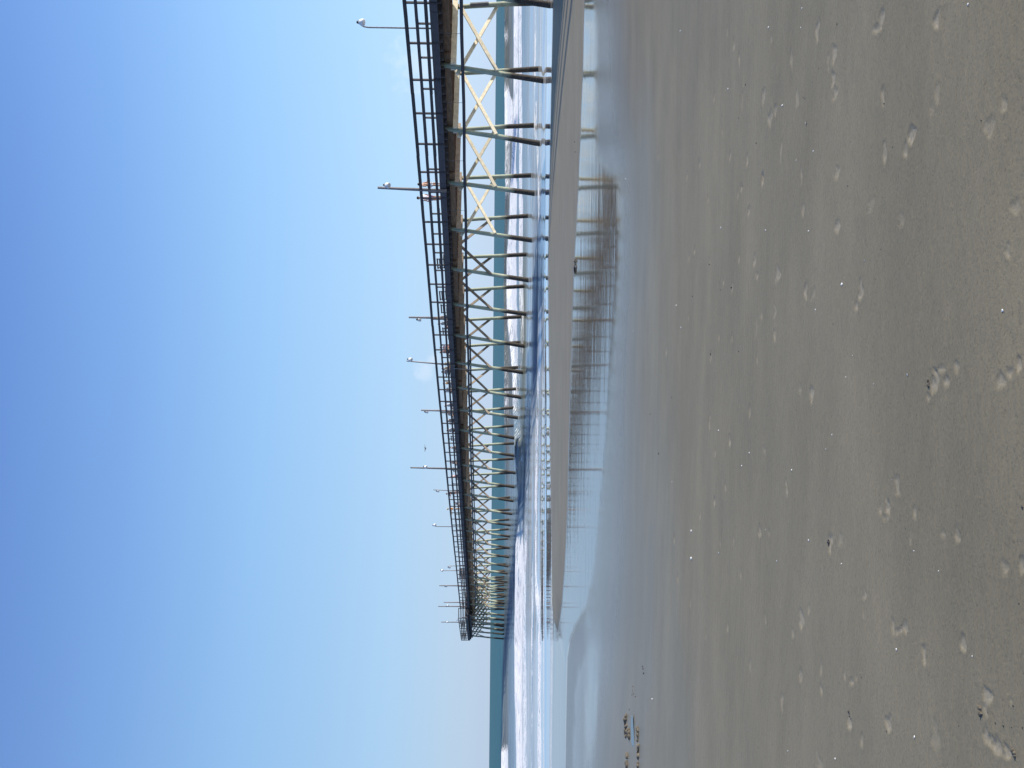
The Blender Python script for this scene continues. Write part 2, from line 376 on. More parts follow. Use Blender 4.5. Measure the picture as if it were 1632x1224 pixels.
# ------------------------------------------------------------------ sea
def make_sea_material():
    mt, nt, out = new_mat('sea_water'); L = nt.links.new
    geo = N(nt, 'ShaderNodeNewGeometry')
    at = lambda n: N(nt, 'ShaderNodeAttribute', attribute_name=n)
    col, foam, gl, chop = at('col'), at('foam'), at('gloss'), at('chop')
    mp = N(nt, 'ShaderNodeMapping'); mp.inputs['Scale'].default_value = (.28, 1, 1); L(geo.outputs['Position'], mp.inputs[0])
    n1 = N(nt, 'ShaderNodeTexNoise', Scale=.9, Detail=7.0, Roughness=.62); L(mp.outputs[0], n1.inputs['Vector'])
    bp = N(nt, 'ShaderNodeBump', Distance=.35); L(n1.outputs['Fac'], bp.inputs['Height']); L(chop.outputs['Fac'], bp.inputs['Strength'])
    vr = N(nt, 'ShaderNodeMapRange'); vr.inputs[1].default_value = .3; vr.inputs[2].default_value = .7; vr.inputs[3].default_value = .72; vr.inputs[4].default_value = 1.25
    mp2 = N(nt, 'ShaderNodeMapping'); mp2.inputs['Scale'].default_value = (.12, .5, 1); L(geo.outputs['Position'], mp2.inputs[0])
    n2 = N(nt, 'ShaderNodeTexNoise', Scale=.5, Detail=6.0, Roughness=.65); L(mp2.outputs[0], n2.inputs['Vector']); L(n2.outputs['Fac'], vr.inputs[0])
    mp4 = N(nt, 'ShaderNodeMapping'); mp4.inputs['Scale'].default_value = (.055, 1, 1); L(geo.outputs['Position'], mp4.inputs[0])
    n4 = N(nt, 'ShaderNodeTexNoise', Scale=.85, Detail=4.0, Roughness=.6); L(mp4.outputs[0], n4.inputs['Vector'])
    lr = ramp(nt, [(.36, (.26, .31, .38)), (.43, (1, 1, 1)), (.62, (1, 1, 1)), (.72, (1.25, 1.25, 1.22))]); L(n4.outputs['Fac'], lr.inputs[0])
    lm = N(nt, 'ShaderNodeVectorMath', operation='MULTIPLY')
    cs = N(nt, 'ShaderNodeVectorMath', operation='SCALE'); L(col.outputs['Color'], cs.inputs[0]); L(vr.outputs[0], cs.inputs['Scale'])
    df = N(nt, 'ShaderNodeBsdfDiffuse'); L(cs.outputs[0], lm.inputs[0]); L(lr.outputs[0], lm.inputs[1]); L(lm.outputs[0], df.inputs['Color'])
    gs = N(nt, 'ShaderNodeBsdfGlossy', Roughness=.09); gs.inputs['Color'].default_value = (.92, .95, 1, 1); L(bp.outputs[0], gs.inputs['Normal'])
    gr = N(nt, 'ShaderNodeMapRange'); gr.inputs[3].default_value = .09; gr.inputs[4].default_value = .015; L(at('still').outputs['Fac'], gr.inputs[0]); L(gr.outputs[0], gs.inputs['Roughness'])
    mx = N(nt, 'ShaderNodeMixShader'); L(gl.outputs['Fac'], mx.inputs[0]); L(df.outputs[0], mx.inputs[1]); L(gs.outputs[0], mx.inputs[2])
    mp3 = N(nt, 'ShaderNodeMapping'); mp3.inputs['Scale'].default_value = (.5, 1.3, 1); L(geo.outputs['Position'], mp3.inputs[0])
    n3 = N(nt, 'ShaderNodeTexNoise', Scale=1.1, Detail=9.0, Roughness=.80); L(mp3.outputs[0], n3.inputs['Vector'])
    ad = N(nt, 'ShaderNodeMath', operation='ADD'); L(foam.outputs['Fac'], ad.inputs[0]); L(n3.outputs['Fac'], ad.inputs[1])
    fr = N(nt, 'ShaderNodeMapRange', interpolation_type='SMOOTHSTEP'); fr.inputs[1].default_value = .95; fr.inputs[2].default_value = 1.06; L(ad.outputs[0], fr.inputs[0])
    fd = N(nt, 'ShaderNodeBsdfDiffuse'); fc = ramp(nt, [(.36, (.60, .60, .58)), (.52, (.99, .96, .90))]); L(n3.outputs['Fac'], fc.inputs[0]); L(fc.outputs[0], fd.inputs['Color'])
    bf = N(nt, 'ShaderNodeBump', Distance=.3, Strength=.45); L(n3.outputs['Fac'], bf.inputs['Height']); L(bf.outputs[0], fd.inputs['Normal'])
    m2 = N(nt, 'ShaderNodeMixShader'); L(fr.outputs[0], m2.inputs[0]); L(mx.outputs[0], m2.inputs[1]); L(fd.outputs[0], m2.inputs[2])
    L(m2.outputs[0], out.inputs[0]); return mt

rows = list(np.geomspace(34, 330, 620)[:-1]) + list(np.geomspace(330, 24000, 60))
S, YR = fan(rows, .47, 360, 8)
Yg = np.repeat(YR[:, None], len(S), 1); Xg = S[None, :] * Yg; Zg = np.zeros_like(Xg)
lg = np.log(Yg)
jag = lambda sx, seed: (fbm(Xg[:1] * sx, Xg[:1] * 0 + seed, seed, 4) - .5)
def strength(tab):
    """photo y -> foam strength, as a function of bearing X / Y"""
    t = sorted(((612 - y) / F, s) for y, s in tab)
    return np.interp(Xg / Yg, [a for a, _ in t], [b for _, b in t])
foam = np.zeros_like(Xg); face = np.zeros_like(Xg)
def wave(tab, crest, front, back, thick, stg, seed, jit=.0, face_amt=0.0, lead=0.0, hs=None, facew=None):
    global Zg, foam, face
    Yw = curve(tab, crest)(Xg) 
    # lines are given inside the frame only; keep going at the same distance beyond it
    Yw = Yw * (1 + .012 * (fbm(Xg * .45, Xg * 0 + seed, seed + 9, 4) - .5)) * (1 + jit * (fbm(Xg * .09, Xg * 0 + seed, seed, 5) - .5))
    d = Yw - Yg; s = strength(stg) if not np.isscalar(stg) else stg
    hh = strength(hs) if hs else 1
    prof = np.where(d > 0, np.exp(-(np.maximum(d, 0) / front) ** 2), np.exp(-(np.maximum(-d, 0) / back) ** 2))
    Zg = Zg + crest * hh * prof
    thick = thick if np.isscalar(thick) else strength(thick)
    th = thick * (1 + .5 * (fbm(Xg * .2, Xg * 0 + seed + 3, seed + 5, 4) - .5) * 2)
    f = sst(-1.0 - back * .12, .2, d + lead) * (1 - sst(th * .55, th, d))
    foam = np.maximum(foam, f * s)
    fw = facew or front * 3.4
    face = np.maximum(face, face_amt * hh * sst(-.5, .6, d) * (1 - sst(fw * .5, fw, d)))
# outer breaker
wave([(0,804),(150,804),(300,805),(450,803),(600,803.5),(700,803),(760,802.5)], .62, 3.5, 12, [(0,26),(60,30),(100,24),(140,40),(160,80),(205,75),(235,50),(300,30),(700,24)],
     [(0,.6),(30,.45),(58,.72),(85,.35),(135,.62),(155,.98),(205,.95),(230,.7),(300,.72),(330,.5),(450,.5),(560,.55),(640,.68),(700,.5),(760,.0),(1224,0)], 21, .04, 1.0, hs=[(0,1),(650,1),(780,.3),(1224,.3)], facew=70)
wave([(1150,799),(1190,799),(1224,799)], .7, 4, 12, 46, [(0,0),(1175,0),(1186,.6),(1205,.95),(1300,1)], 23, .02, .6, hs=[(0,0),(1100,0),(1200,1),(1300,1)])
# second small swell with spray in front of it
wave([(0,811),(200,813),(300,812),(500,812),(700,812),(1224,808)], .35, 4, 9, 7, [(0,.22),(60,.3),(90,.25),(150,.5),(220,.42),(300,.45),(420,.55),(560,.5),(660,.3),(760,.0),(1224,0)], 25, .06, .4, hs=[(0,1),(700,1),(800,.3),(1224,.4)])
# main surf, right half
wave([(0,819),(100,819),(200,818),(300,813),(450,811),(540,812),(600,816),(650,817),(700,823),(760,822),(800,824)], .42, 3, 8, [(0,15),(200,16),(300,32),(400,44),(500,48),(560,36),(610,18),(660,16),(800,20)],
     [(-300,.9),(0,.9),(300,.95),(480,.92),(545,.75),(580,.8),(640,.75),(690,.5),(740,.65),(770,.3),(800,.0),(1224,0)], 31, .03, .0, hs=[(0,1),(740,1),(830,0),(1224,0)])
wave([(0,826),(200,827),(450,827),(540,829),(620,823),(700,826),(760,829)], .18, 3, 5, 9, [(0,.8),(400,.85),(540,.7),(640,.6),(740,.6),(780,0),(1224,0)], 33, .03, .0)
# main surf, left half
wave([(780,827),(830,825),(900,824.5),(1000,823),(1224,823)], .38, 2.5, 7, 11, [(0,0),(790,.0),(830,.5),(870,.9),(1224,.95),(1500,.95)], 41, .02, .3, hs=[(0,0),(790,0),(870,1),(1224,1)])
wave([(740,838),(800,838),(900,834),(1000,834),(1224,834)], .12, 2.0, 4, 5.5, [(0,0),(700,.0),(740,.6),(800,.55),(860,.75),(1224,.8),(1500,.8)], 43, .02, .0)
# thin wash lines nearer the sand
wave([(880,847),(1000,847),(1100,846),(1224,846)], .10, 1.2, 2.5, 1.6, [(0,0),(840,0),(900,.72),(1000,.8),(1100,.66),(1224,.6)], 51, .02, .4)
wave([(560,860),(700,854),(800,852),(900,853),(1000,857),(1224,857)], .09, 1.0, 2.2, 2.4, [(0,0),(520,.3),(600,.66),(700,.72),(800,.82),(950,.8),(1224,.85),(1500,.8)], 53, .03, .2)
wave([(0,853),(100,853),(200,854),(300,857),(420,859),(520,860)], .08, 1.0, 2.0, 1.8, [(0,.62),(90,.85),(150,.7),(300,.8),(400,.62),(520,.45),(560,0),(1224,0)], 55, .04, .2)
wave([(0,842),(150,841),(300,846),(420,850)], .07, 1.2, 3, 1.2, [(0,.4),(100,.55),(250,.58),(420,.35),(460,0),(1224,0)], 57, .04, .3)
wave([(0,868),(100,866),(300,867),(500,868),(700,868),(900,867.5),(1224,868)], .035, .6, 1.2, .8, [(0,.32),(300,.3),(500,.38),(800,.30),(1224,.30)], 59, .02, .25)
# swell and chop everywhere
amp = .10 * sst(60, 200, Yg) * (1 - sst(250, 700, Yg))
Zg = Zg + amp * (fbm(Xg * .03, Yg * .11, 61, 4) - .5) * 2 + .05 * sst(46, 75, Yg) * (1 - sst(300, 900, Yg)) * (fbm(Xg * .12, Yg * .5, 63, 4) - .5) * 2
# deeper, choppier scour channel beside the pier; higher-sky reflection painted into its colour as blue
chan = curve([(200,853),(300,857),(450,857),(600,853),(700,844),(800,833),(900,822),(1000,808),(1100,801),(1224,799)], 0)
cy = chan(Xg); q = np.log(Yg / cy) / .085
blue = np.exp(-(q * (1 + .9 * (fbm(Xg * .07, Yg * .35, 71, 4) - .5))) ** 2) * strength([(0,0),(180,.0),(330,.55),(450,1),(780,1),(900,.8),(1224,.75)])
blue = np.clip(blue * (-.25 + 2.3 * fbm(Xg * .06, Yg * .8, 73, 5)), 0, 1)
v = 1500 * 2.8 / Yg                                     # how far below the horizon that water lies
green = np.exp(-((v - (50 + 6 * (fbm(Xg * .05, Yg * .1, 75, 3) - .5))) / 6) ** 2) * strength([(0,0),(300,.15),(420,.8),(560,1),(720,.8),(800,.2),(860,0),(1224,0)])
brown = np.exp(-((v - 27) / 5) ** 2) * strength([(0,.45),(700,.45),(900,.2),(1020,.55),(1224,.9)])
c_far = np.array((.016, .118, .138)); c_mid = np.array((.17, .235, .27)); c_near = np.array((.62, .60, .54))
c_blue = np.array((.020, .062, .125)); c_green = np.array((.15, .145, .085)); c_brown = np.array((.16, .15, .115))
def mixc(a, b, t): return a * (1 - t[..., None]) + b * t[..., None]
colr = np.broadcast_to(c_far, (*Xg.shape, 3)).copy()
colr = mixc(colr, c_mid, sst(19, 30, v)); colr = mixc(colr, c_near, sst(44, 72, v))
colr = mixc(colr, c_brown, np.clip(brown + face, 0, 1) * .9); colr = mixc(colr, c_green, green * .95); colr = mixc(colr, c_blue, blue * .88)
gloss = .16 + .22 * sst(16, 34, v) + .30 * sst(40, 80, v)
gloss = gloss * (1 - .65 * green) * (1 - .72 * blue) * (1 - .6 * np.clip(face, 0, 1))
chopv = .55 - .46 * sst(28, 50, v) - .05 * sst(55, 80, v) + .38 * blue
foam = foam ** .8 * .64
flat = sst(78, 82, v + (fbm(Xg * .15, Yg * .5, 77, 3) - .5) * 5)
gloss = np.maximum(gloss, .86 * flat); chopv = chopv * (1 - .97 * flat)
still = flat
M['sea'] = make_sea_material()
sea = np_mesh('sea_water', Xg, Yg, Zg, M['sea'], {'col': colr, 'foam': foam, 'gloss': np.clip(gloss, 0, 1), 'chop': np.clip(chopv, .004, 1), 'still': still})
tag(sea, kind='structure')
del Xg, Yg, Zg, foam, face, colr, gloss, blue, green, brown, v

# ------------------------------------------------------------------ pier
P0 = Vector((20.70, 49.33, 0)); DIR = Vector((-.4317, .9020, 0)); OUT = Vector((-.9020, -.4317, 0)); BAY = 5.399
HK = [(-8, 4.62), (0, 4.80), (2, 4.90), (4.2, 5.04), (6.1, 5.17), (9.1, 5.30), (15.6, 5.52), (21.6, 5.63), (27, 5.78), (33, 5.86)]
def zrail(k): return 2.8 + float(np.interp(k, [a for a, _ in HK], [b for _, b in HK]))
def W(k, p, z): return P0 + DIR * (k * BAY) + OUT * p + Vector((0, 0, z))
def Wr(k, p, dz): return W(k, p, zrail(k) + dz)
NEAR, FARP = .50, -4.9          # deck edges
K0, KH, KE = -7.0, 27.26, 31.48  # landward end (out of the photo), start and end of the pier head
HN, HF = 2.5, -7.2               # head edges
def zh(k): return zrail(KH) + .36

pier = empty('fishing_pier', W(K0, -2.2, 0))
tag(pier, 'long timber fishing pier on raked piles with pale cross braces, running into the surf', 'pier')

bents = list(range(-6, 32))
npile = 0
def pile(a, b, r0, r1):
    mb = MB(); a = Vector(a); b = Vector(b)
    pts = [a.lerp(b, t) for t in (0, .25, .5, .75, 1)]
    j = lambda: Vector((random.uniform(-.02, .02), random.uniform(-.02, .02), 0))
    pts = [pts[0]] + [q + j() for q in pts[1:-1]] + [pts[-1]]
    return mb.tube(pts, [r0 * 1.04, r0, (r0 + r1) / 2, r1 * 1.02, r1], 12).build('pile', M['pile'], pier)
for k in bents:
    zt = zrail(k); wn = random.uniform(-.12, .12)
    head = k > 27
    fp, bp_ = (.05, -4.45)
    fo, bo = 1.0 + wn, .48 + random.uniform(-.1, .1)
    # front and back raked piles
    def front(z): 
        t = (zt - 1.74 - z) / (zt - 1.74); return W(k, fp + fo * t, z)
    def back(z):
        t = (zt - 2.0 - z) / (zt - 2.0); return W(k, bp_ - bo * t, z)
    kk = .045
    pile(front(-1.6), front(zt - 1.74), .185, .140)
    pile(back(-1.6), back(zt - 2.0), .18, .140)
    MB().beam(W(k + .03, fp + .22, zt - 2.43), W(k + .03, bp_ - .35, zt - 2.43), .10, .30).beam(W(k - .050, fp + .22, zt - 2.43), W(k - .050, bp_ - .35, zt - 2.43), .10, .30).build('cap_beam', M['brace' if k < 3 else 'oldbrace'], pier)
    off = DIR * -.21
    if k <= 4:
        MB().beam(back(zt - 2.66) + off, front(2.72) + off, .09, .20).build('cross_brace', M['brace'], pier)
        MB().beam(front(zt - 2.70) - off + OUT * .35 + Vector((0, 0, .06)), back(2.78) - off, .09, .20).build('cross_brace', M['brace'], pier)
    elif not head:
        apex = (front(zt - 1.98) + back(zt - 2.0)) / 2; apex.z = zt - 2.2
        zf = 3.0 + random.uniform(-.12, .12)
        MB().beam(apex + off, front(zf) + off + OUT * .10, .09, .20).build('cross_brace', M['oldbrace'], pier)
        MB().beam(apex - off, back(zf) - off - OUT * .10, .09, .20).build('cross_brace', M['oldbrace'], pier)
        if k % 2 == 0:
            MB().tube([front(zt - 2.6) + off * 1.1 - OUT * .15, front(zt - 2.6) + off * 1.1 + OUT * .1], .05, 6).build('brace_bolt', M['metal'], pier)
    if k > 10 and not head:      # extra lacing between neighbouring bents farther out
        MB().beam(front(zt - 2.45) + OUT * -.18, W(k + .55, fp - .1, zrail(k) - 3.5), .07, .15).build('lacing_brace', M['oldbrace'], pier)
# steel splice sleeve on one near pile
_a = W(1, -4.50, 4.35); _b = W(1, -4.62, 3.25)
MB().beam(_a + OUT * .0 - DIR * .18, _b - DIR * .18, .26, .10).build('splice_plate', M['metal'], pier)
# girders, one timber per bay, lapped at the bents
for k in bents[:-1]:
    lap = .02 if k % 2 else -.16
    a, b = k - .12, k + 1.06
    MB().beam(Wr(a, -.22 + lap, -2.09), Wr(b, -.22 + lap, -2.09), .14, .35).build('girder', M['girder'], pier)
mb = MB()
for k in bents[:-1]:
    for p in (-1.5, -2.8, -4.3):
        mb.beam(Wr(k - .1, p + (.08 if k % 2 else -.08), -2.09), Wr(k + 1.05, p + (.08 if k % 2 else -.08), -2.09), .14, .35)
mb.build('inner_girder', M['girder'], pier)
mb = MB()                                               # joists
k = K0
while k < KE - .2:
    mb.beam(Wr(k, NEAR - .12, -1.625), Wr(k, FARP + .12, -1.625), .08, .57); k += .125
mb.build('joist', M['fascia'], pier)
mb = MB()                                               # deck planks
k = K0
while k < KE:
    dz = random.uniform(-.008, .008); g = .19 / BAY
    mb.beam(Wr(k, NEAR + .02, -1.31 + dz), Wr(k, FARP - .02, -1.31 + dz), .176, .05); k += g
mb.build('deck', M['deck'], pier)
for nm, p in (('edge_board', NEAR + .05), ('edge_board', FARP - .05)):
    mb = MB(); k = K0
    ke = KH if p > 0 else KE - 4.4
    while k < ke - .01:
        k2 = min(k + .9, ke)
        mb.beam(Wr(k + .004, p, -1.50 + random.uniform(-.02, .02)), Wr(k2 - .004, p, -1.50 + random.uniform(-.02, .02)), .06, .43); k = k2
    mb.build(nm, M['fascia'], pier)

def railing(name, p, boards, k_lo, k_hi, step, k_first, top, label, ztop=None, maxposts=999, low=-1.72):
    par = bpy.data.objects.new(name, None); COL.objects.link(par); par.parent = pier
    tag(par, label)
    sgn = 1 if p > -2 else -1
    for nm, dz, hgt, thk in boards:
        mb = MB(); k = k_lo
        while k < k_hi - .01:
            k2 = min(k + 1.04, k_hi)
            mb.beam(Wr(k, p + sgn * .09, dz + random.uniform(-.012, .012)), Wr(k2 - .003, p + sgn * .09, dz + random.uniform(-.012, .012)), thk, hgt); k = k2
        mb.build(nm, M['rail'], par)
    k = k_first; n = 0; rest = MB()
    while k < k_hi:
        a, b = Wr(k, p, low), Wr(k, p, top)
        if n < maxposts: MB().beam(a, b, .10, .10, up=DIR).build('rail_post', M['rail'], par)
        else: rest.beam(a, b, .10, .10, up=DIR)
        k += step; n += 1
    if rest.v: tag(rest.build('rail_post', M['rail'], par), kind='stuff')
    return par
railing('near_railing', NEAR + .08, [('top_rail', 0, .20, .08), ('middle_rail', -.58, .16, .06), ('bottom_rail', -1.10, .17, .06)], K0, KH, .5195, -1.99, -.02, 'dark board railing along the beach side of the pier')
railing('far_railing', FARP - .02, [('top_rail', 0, .18, .08), ('middle_rail', -.58, .15, .06), ('bottom_rail', -1.10, .16, .06)], K0, KE - 4.3, .5195, -1.80, -.02, 'board railing along the far side of the pier', maxposts=30)

# pier head: a wider platform, a little higher than the deck
def Wh(k, p, dz): return W(k, p, zh(k) + dz)
mb = MB(); k = KH
while k < KE:
    mb.beam(Wh(k, HN, -1.36 + random.uniform(-.006, .006)), Wh(k, HF, -1.36 + random.uniform(-.006, .006)), .176, .05); k += .19 / BAY
mb.build('head_deck', M['deck'], pier)
mb = MB()
for a, b in (((KH, NEAR + .1), (KH, HN)), ((KH, HN), (KE, HN)), ((KE, HN), (KE, HF)), ((KE, HF), (KH, HF))):
    mb.beam(Wh(*a, -1.62), Wh(*b, -1.62), .08, .50)
mb.build('head_edge_board', M['fascia'], pier)
mb = MB()
for i in range(14):
    k = KH + .1 + i * (KE - KH - .2) / 13
    mb.beam(Wh(k, HN - .1, -1.95), Wh(k, HF + .1, -1.95), .14, .30)
for p in (1.9, -.3, -2.6, -4.8, -6.6): mb.beam(Wh(KH + .02, p, -2.25), Wh(KE - .02, p, -2.25), .18, .34)
mb.build('head_beam', M['fascia'], pier)
hr = bpy.data.objects.new('head_railing', None); COL.objects.link(hr); hr.parent = pier; tag(hr, 'close boarded railing round the wide seaward end of the pier')
segs = (((KH, NEAR + .1), (KH, HN)), ((KH, HN), (KE, HN)), ((KE, HN), (KE, HF)), ((KE, HF), (KH, HF)), ((KH, HF), (KH, FARP)))
for nm, dz in (('top_rail', 0), ('middle_rail', -.34), ('middle_rail', -.66), ('bottom_rail', -.98)):
    mb = MB()
    for a, b in segs: mb.beam(Wh(*a, dz), Wh(*b, dz), .08, .15)
    mb.build(nm, M['rail'], hr)
for (a, b) in segs:
    n = max(1, round((Vector((a[0] * BAY, a[1])) - Vector((b[0] * BAY, b[1]))).length / 2.4))
    for i in range(n):
        t = i / n; k, p = a[0] + (b[0] - a[0]) * t, a[1] + (b[1] - a[1]) * t
        MB().beam(Wh(k, p, -1.85), Wh(k, p, .02), .11, .11, up=DIR).build('rail_post', M['rail'], hr)
for i in range(5):
    k = KH + .25 + i * .93
    for j, p in enumerate((1.8, -6.6)):
        lean = (.75, -.75)[j]
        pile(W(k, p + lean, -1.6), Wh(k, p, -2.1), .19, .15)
    for z1, z2 in ((-2.4, 3.1), (-3.1, 2.5)):
        MB().beam(W(k - .04, 1.9, zh(k) + z1), W(k - .04, -2.2, z2 + .5), .09, .2).build('cross_brace', M['oldbrace'], pier)
        MB().beam(W(k + .04, -2.4, zh(k) + z1), W(k + .04, -6.7, z2 + .5), .09, .2).build('cross_brace', M['oldbrace'], pier)
    for p in (-.6, -4.6):
        pile(W(k, p, -1.6), Wh(k, p, -2.1), .18, .15)
        if i < 4: MB().beam(W(k + .05, p, zh(k) - 2.4), W(k + .9, p, 3.3), .09, .2).build('lacing_brace', M['oldbrace'], pier)
    if i < 4: MB().beam(W(k, 2.1, zh(k) - 2.5), W(k + .93, 2.25, 3.2), .09, .2).build('lacing_brace', M['oldbrace'], pier)
# pipes slung under the deck
mb = MB(); mb.tube([Wr(k, .42, -2.97 + .02 * math.sin(k * 3)) for k in np.arange(K0, KH + .1, .5)], .10, 10)
pp = mb.build('water_pipe', M['pipe'], pier)
mb = MB(); mb.tube([Wr(k, .10, -3.16 - .006 * (k - 7)) for k in np.arange(7, KH + .1, .5)], .075, 8); mb.build('conduit_pipe', M['pipe'], pier)
for k in np.arange(K0 + .5, KH, 1.0): MB().tube([Wr(k, .42, -1.75), Wr(k, .42, -2.9)], .012, 5).build('pipe_hanger', M['metal'], pp)

# ------------------------------------------------------------------ lamps on the pier
def solve(px, py, p):
    """k along the pier, at sideways offset p, seen at photo row py"""
    lo, hi = -4.0, 33.0
    for _ in range(50):
        k = (lo + hi) / 2; q = W(k, p, 0); d = q - EYE; row = 612 - F * (d.x / d.y)
        if row < py: lo = k
        else: hi = k
    return k
def height(px, k, p, py):
    q = W(k, p, 0); d = ray(px, py); return EYE.z + d.z * q.y / d.y
def lamp_head(root, c, aim, s=1.0):
    a = Vector(aim).normalized(); q = Vector((0, 0, 1)).rotation_difference(a)
    mb = MB(); prof = [(0, .10), (.05, .16), (.14, .19), (.26, .215), (.33, .20), (.36, .10)]
    c = Vector(c)
    pts = [c + a * (t * s) for t, _ in prof]
    h = mb.tube(pts, [r * s for _, r in prof], 14).build('lamp_shade', M['white'], root, rel=True)
    b = MB().tube([c - a * (.14 * s), c + a * (.0 * s)], [.075 * s, .11 * s], 10).build('lamp_housing', M['black'], root, rel=True)
    return h
LAMPS = [  # py at foot, py at top, px of tip, side p, pole kind, lamp offset along pier axis in m (+ seaward), lamp px, label
 (47.5, 47.5, 575, FARP + .15, 'goose', -.42, 573, 'thin gooseneck lamp pole with white lamp, nearest the beach, top right of the pier'),
 (305.5, 302, 602, NEAR + .18, 'wood', -.33, 619, 'thick wooden lamp pole beside the two standing people, lamp below its tip'),
 (508, 507.5, 651.5, FARP + .15, 'wood', .40, 668, 'grey lamp pole with lamp turned seaward, third pole from the beach'),
 (583, 577, 648, NEAR + .18, 'steel', -.42, 655, 'leaning thin lamp pole in front of a small cloud, dark backed lamp'),
 (656, 655, 671, FARP + .15, 'wood', .42, 680, 'short lamp pole with dark backed lamp turned seaward, fifth from the beach'),
 (748, 746.5, 654, NEAR + .18, 'wood', -.45, 679, 'tall lamp pole near the flying bird, lamp well below its tip'),
 (783.5, 781.5, 690.5, FARP + .15, 'steel', .48, 698, 'short thin lamp pole just landward of the person in orange'),
 (840, 840, 692, NEAR - .1, 'goose', -.65, 694, 'gooseneck lamp pole just seaward of the person in orange'),
 (902.5, 902.5, 715, NEAR - .1, 'goose', .75, 714, 'low thin gooseneck pole paired with a taller lamp pole'),
 (910, 910, 703.5, NEAR + .18, 'steel', -.25, 705, 'straight lamp pole with lamp at its very top, beside a low gooseneck'),
 (934, 934, 700, NEAR + .18, 'wood', .42, 711, 'lamp pole standing alone landward of the pier head'),
 (960.5, 960.5, 707, NEAR - .2, 'wood', 0, 0, 'bare pole without a lamp at the start of the pier head'),
 (967, 967, 698, NEAR - .2, 'wood', -.5, 714, 'tallest pole at the pier head with white lamp halfway up'),
 (992, 992, 703, -2.0, 'wood', -.3, 713, 'last lamp pole at the seaward end, over the boarded head')]
for n, (fy, ty, tx, p, kind, lo, lx, lab) in enumerate(LAMPS):
    k = solve(0, fy, p); zt = height(tx, k, p, ty); base = zrail(k) - 1.28
    if p > 0: base = zrail(k) - 1.72
    if k > KH: base = zh(k) - 1.33
    root = empty('lamp_pole', W(k, p, base)); tag(root, lab, 'lamp pole', 'lamp poles along the pier')
    H = zt - base; lean = DIR * ((ty - fy) * W(k, 0, 0).y / F * -.0)
    dx = -(ty - fy) * W(k, p, 0).y / F
    tip = Vector((dx, 0, H))
    lz = (height(lx, k, p, ty) - base) if lx else 0
    if kind == 'goose':
        a = DIR * lo
        arc = [Vector((0, 0, 0)), Vector((0, 0, H - .45)), a * .12 + Vector((0, 0, H - .2)), a * .4 + Vector((0, 0, H - .04)), a * .85 + Vector((0, 0, H))]
        MB().tube(arc, [.055, .05, .045, .04, .04], 8).build('pole', M['steel'], root, rel=True)
        lamp_head(root, a * .95 + Vector((0, 0, H + .06)), a.normalized() * .5 + Vector((0, 0, -1.0)) if n else (-.1, -.25, -1), 1.0)
    else:
        mt = M['polewood'] if kind == 'wood' else M['steel']; r = .105 if kind == 'wood' else .065
        MB().tube([(0, 0, 0), tuple(tip * .5), tuple(tip)], [r * 1.1, r, r * .8], 8).build('pole', mt, root, rel=True)
        if lx:
            c = tip * (lz / H); c.z = lz + .18; a = DIR * (1 if lo > 0 else -1)
            MB().tube([c, c + a * abs(lo)], .03, 6).build('bracket', M['metal'], root, rel=True)
            lamp_head(root, c + a * abs(lo), a * .35 + OUT * (.4 if n % 2 else -.2) + Vector((0, 0, -1)), .95)

# fishing line hanging from the deck edge
k = solve(0, 585.5, NEAR)
o = MB().tube([W(k, NEAR + .2, zrail(k) - 1.6), W(k, NEAR + .28, 4.0), W(k, NEAR + .3, .0)], .012, 5).build('hanging_line', M['white'])
tag(o, 'thin pale line hanging straight down from the pier deck to the water', 'line')

# ------------------------------------------------------------------ people
SKINS = [cloth((.46, .27, .18), .55), cloth((.36, .20, .13), .55), cloth((.55, .36, .26), .55)]
def skin_mesh(name, verts, edges, radii, root=0, sub=1):
    me = bpy.data.meshes.new(name); me.from_pydata([tuple(v) for v in verts], edges, [])
    o = bpy.data.objects.new(name, me); COL.objects.link(o)
    md = o.modifiers.new('s', 'SKIN'); md.use_smooth_shade = True
    for i, r in enumerate(radii): me.skin_vertices[0].data[i].radius = (r, r) if not hasattr(r, '__len__') else r
    me.skin_vertices[0].data[root].use_root = True
    if sub: sb = o.modifiers.new('b', 'SUBSURF'); sb.levels = sub; sb.render_levels = sub
    return o
def bake(o):
    dg = bpy.context.evaluated_depsgraph_get(); me = bpy.data.meshes.new_from_object(o.evaluated_get(dg)); nm = o.name
    bpy.data.objects.remove(o, do_unlink=True); return me
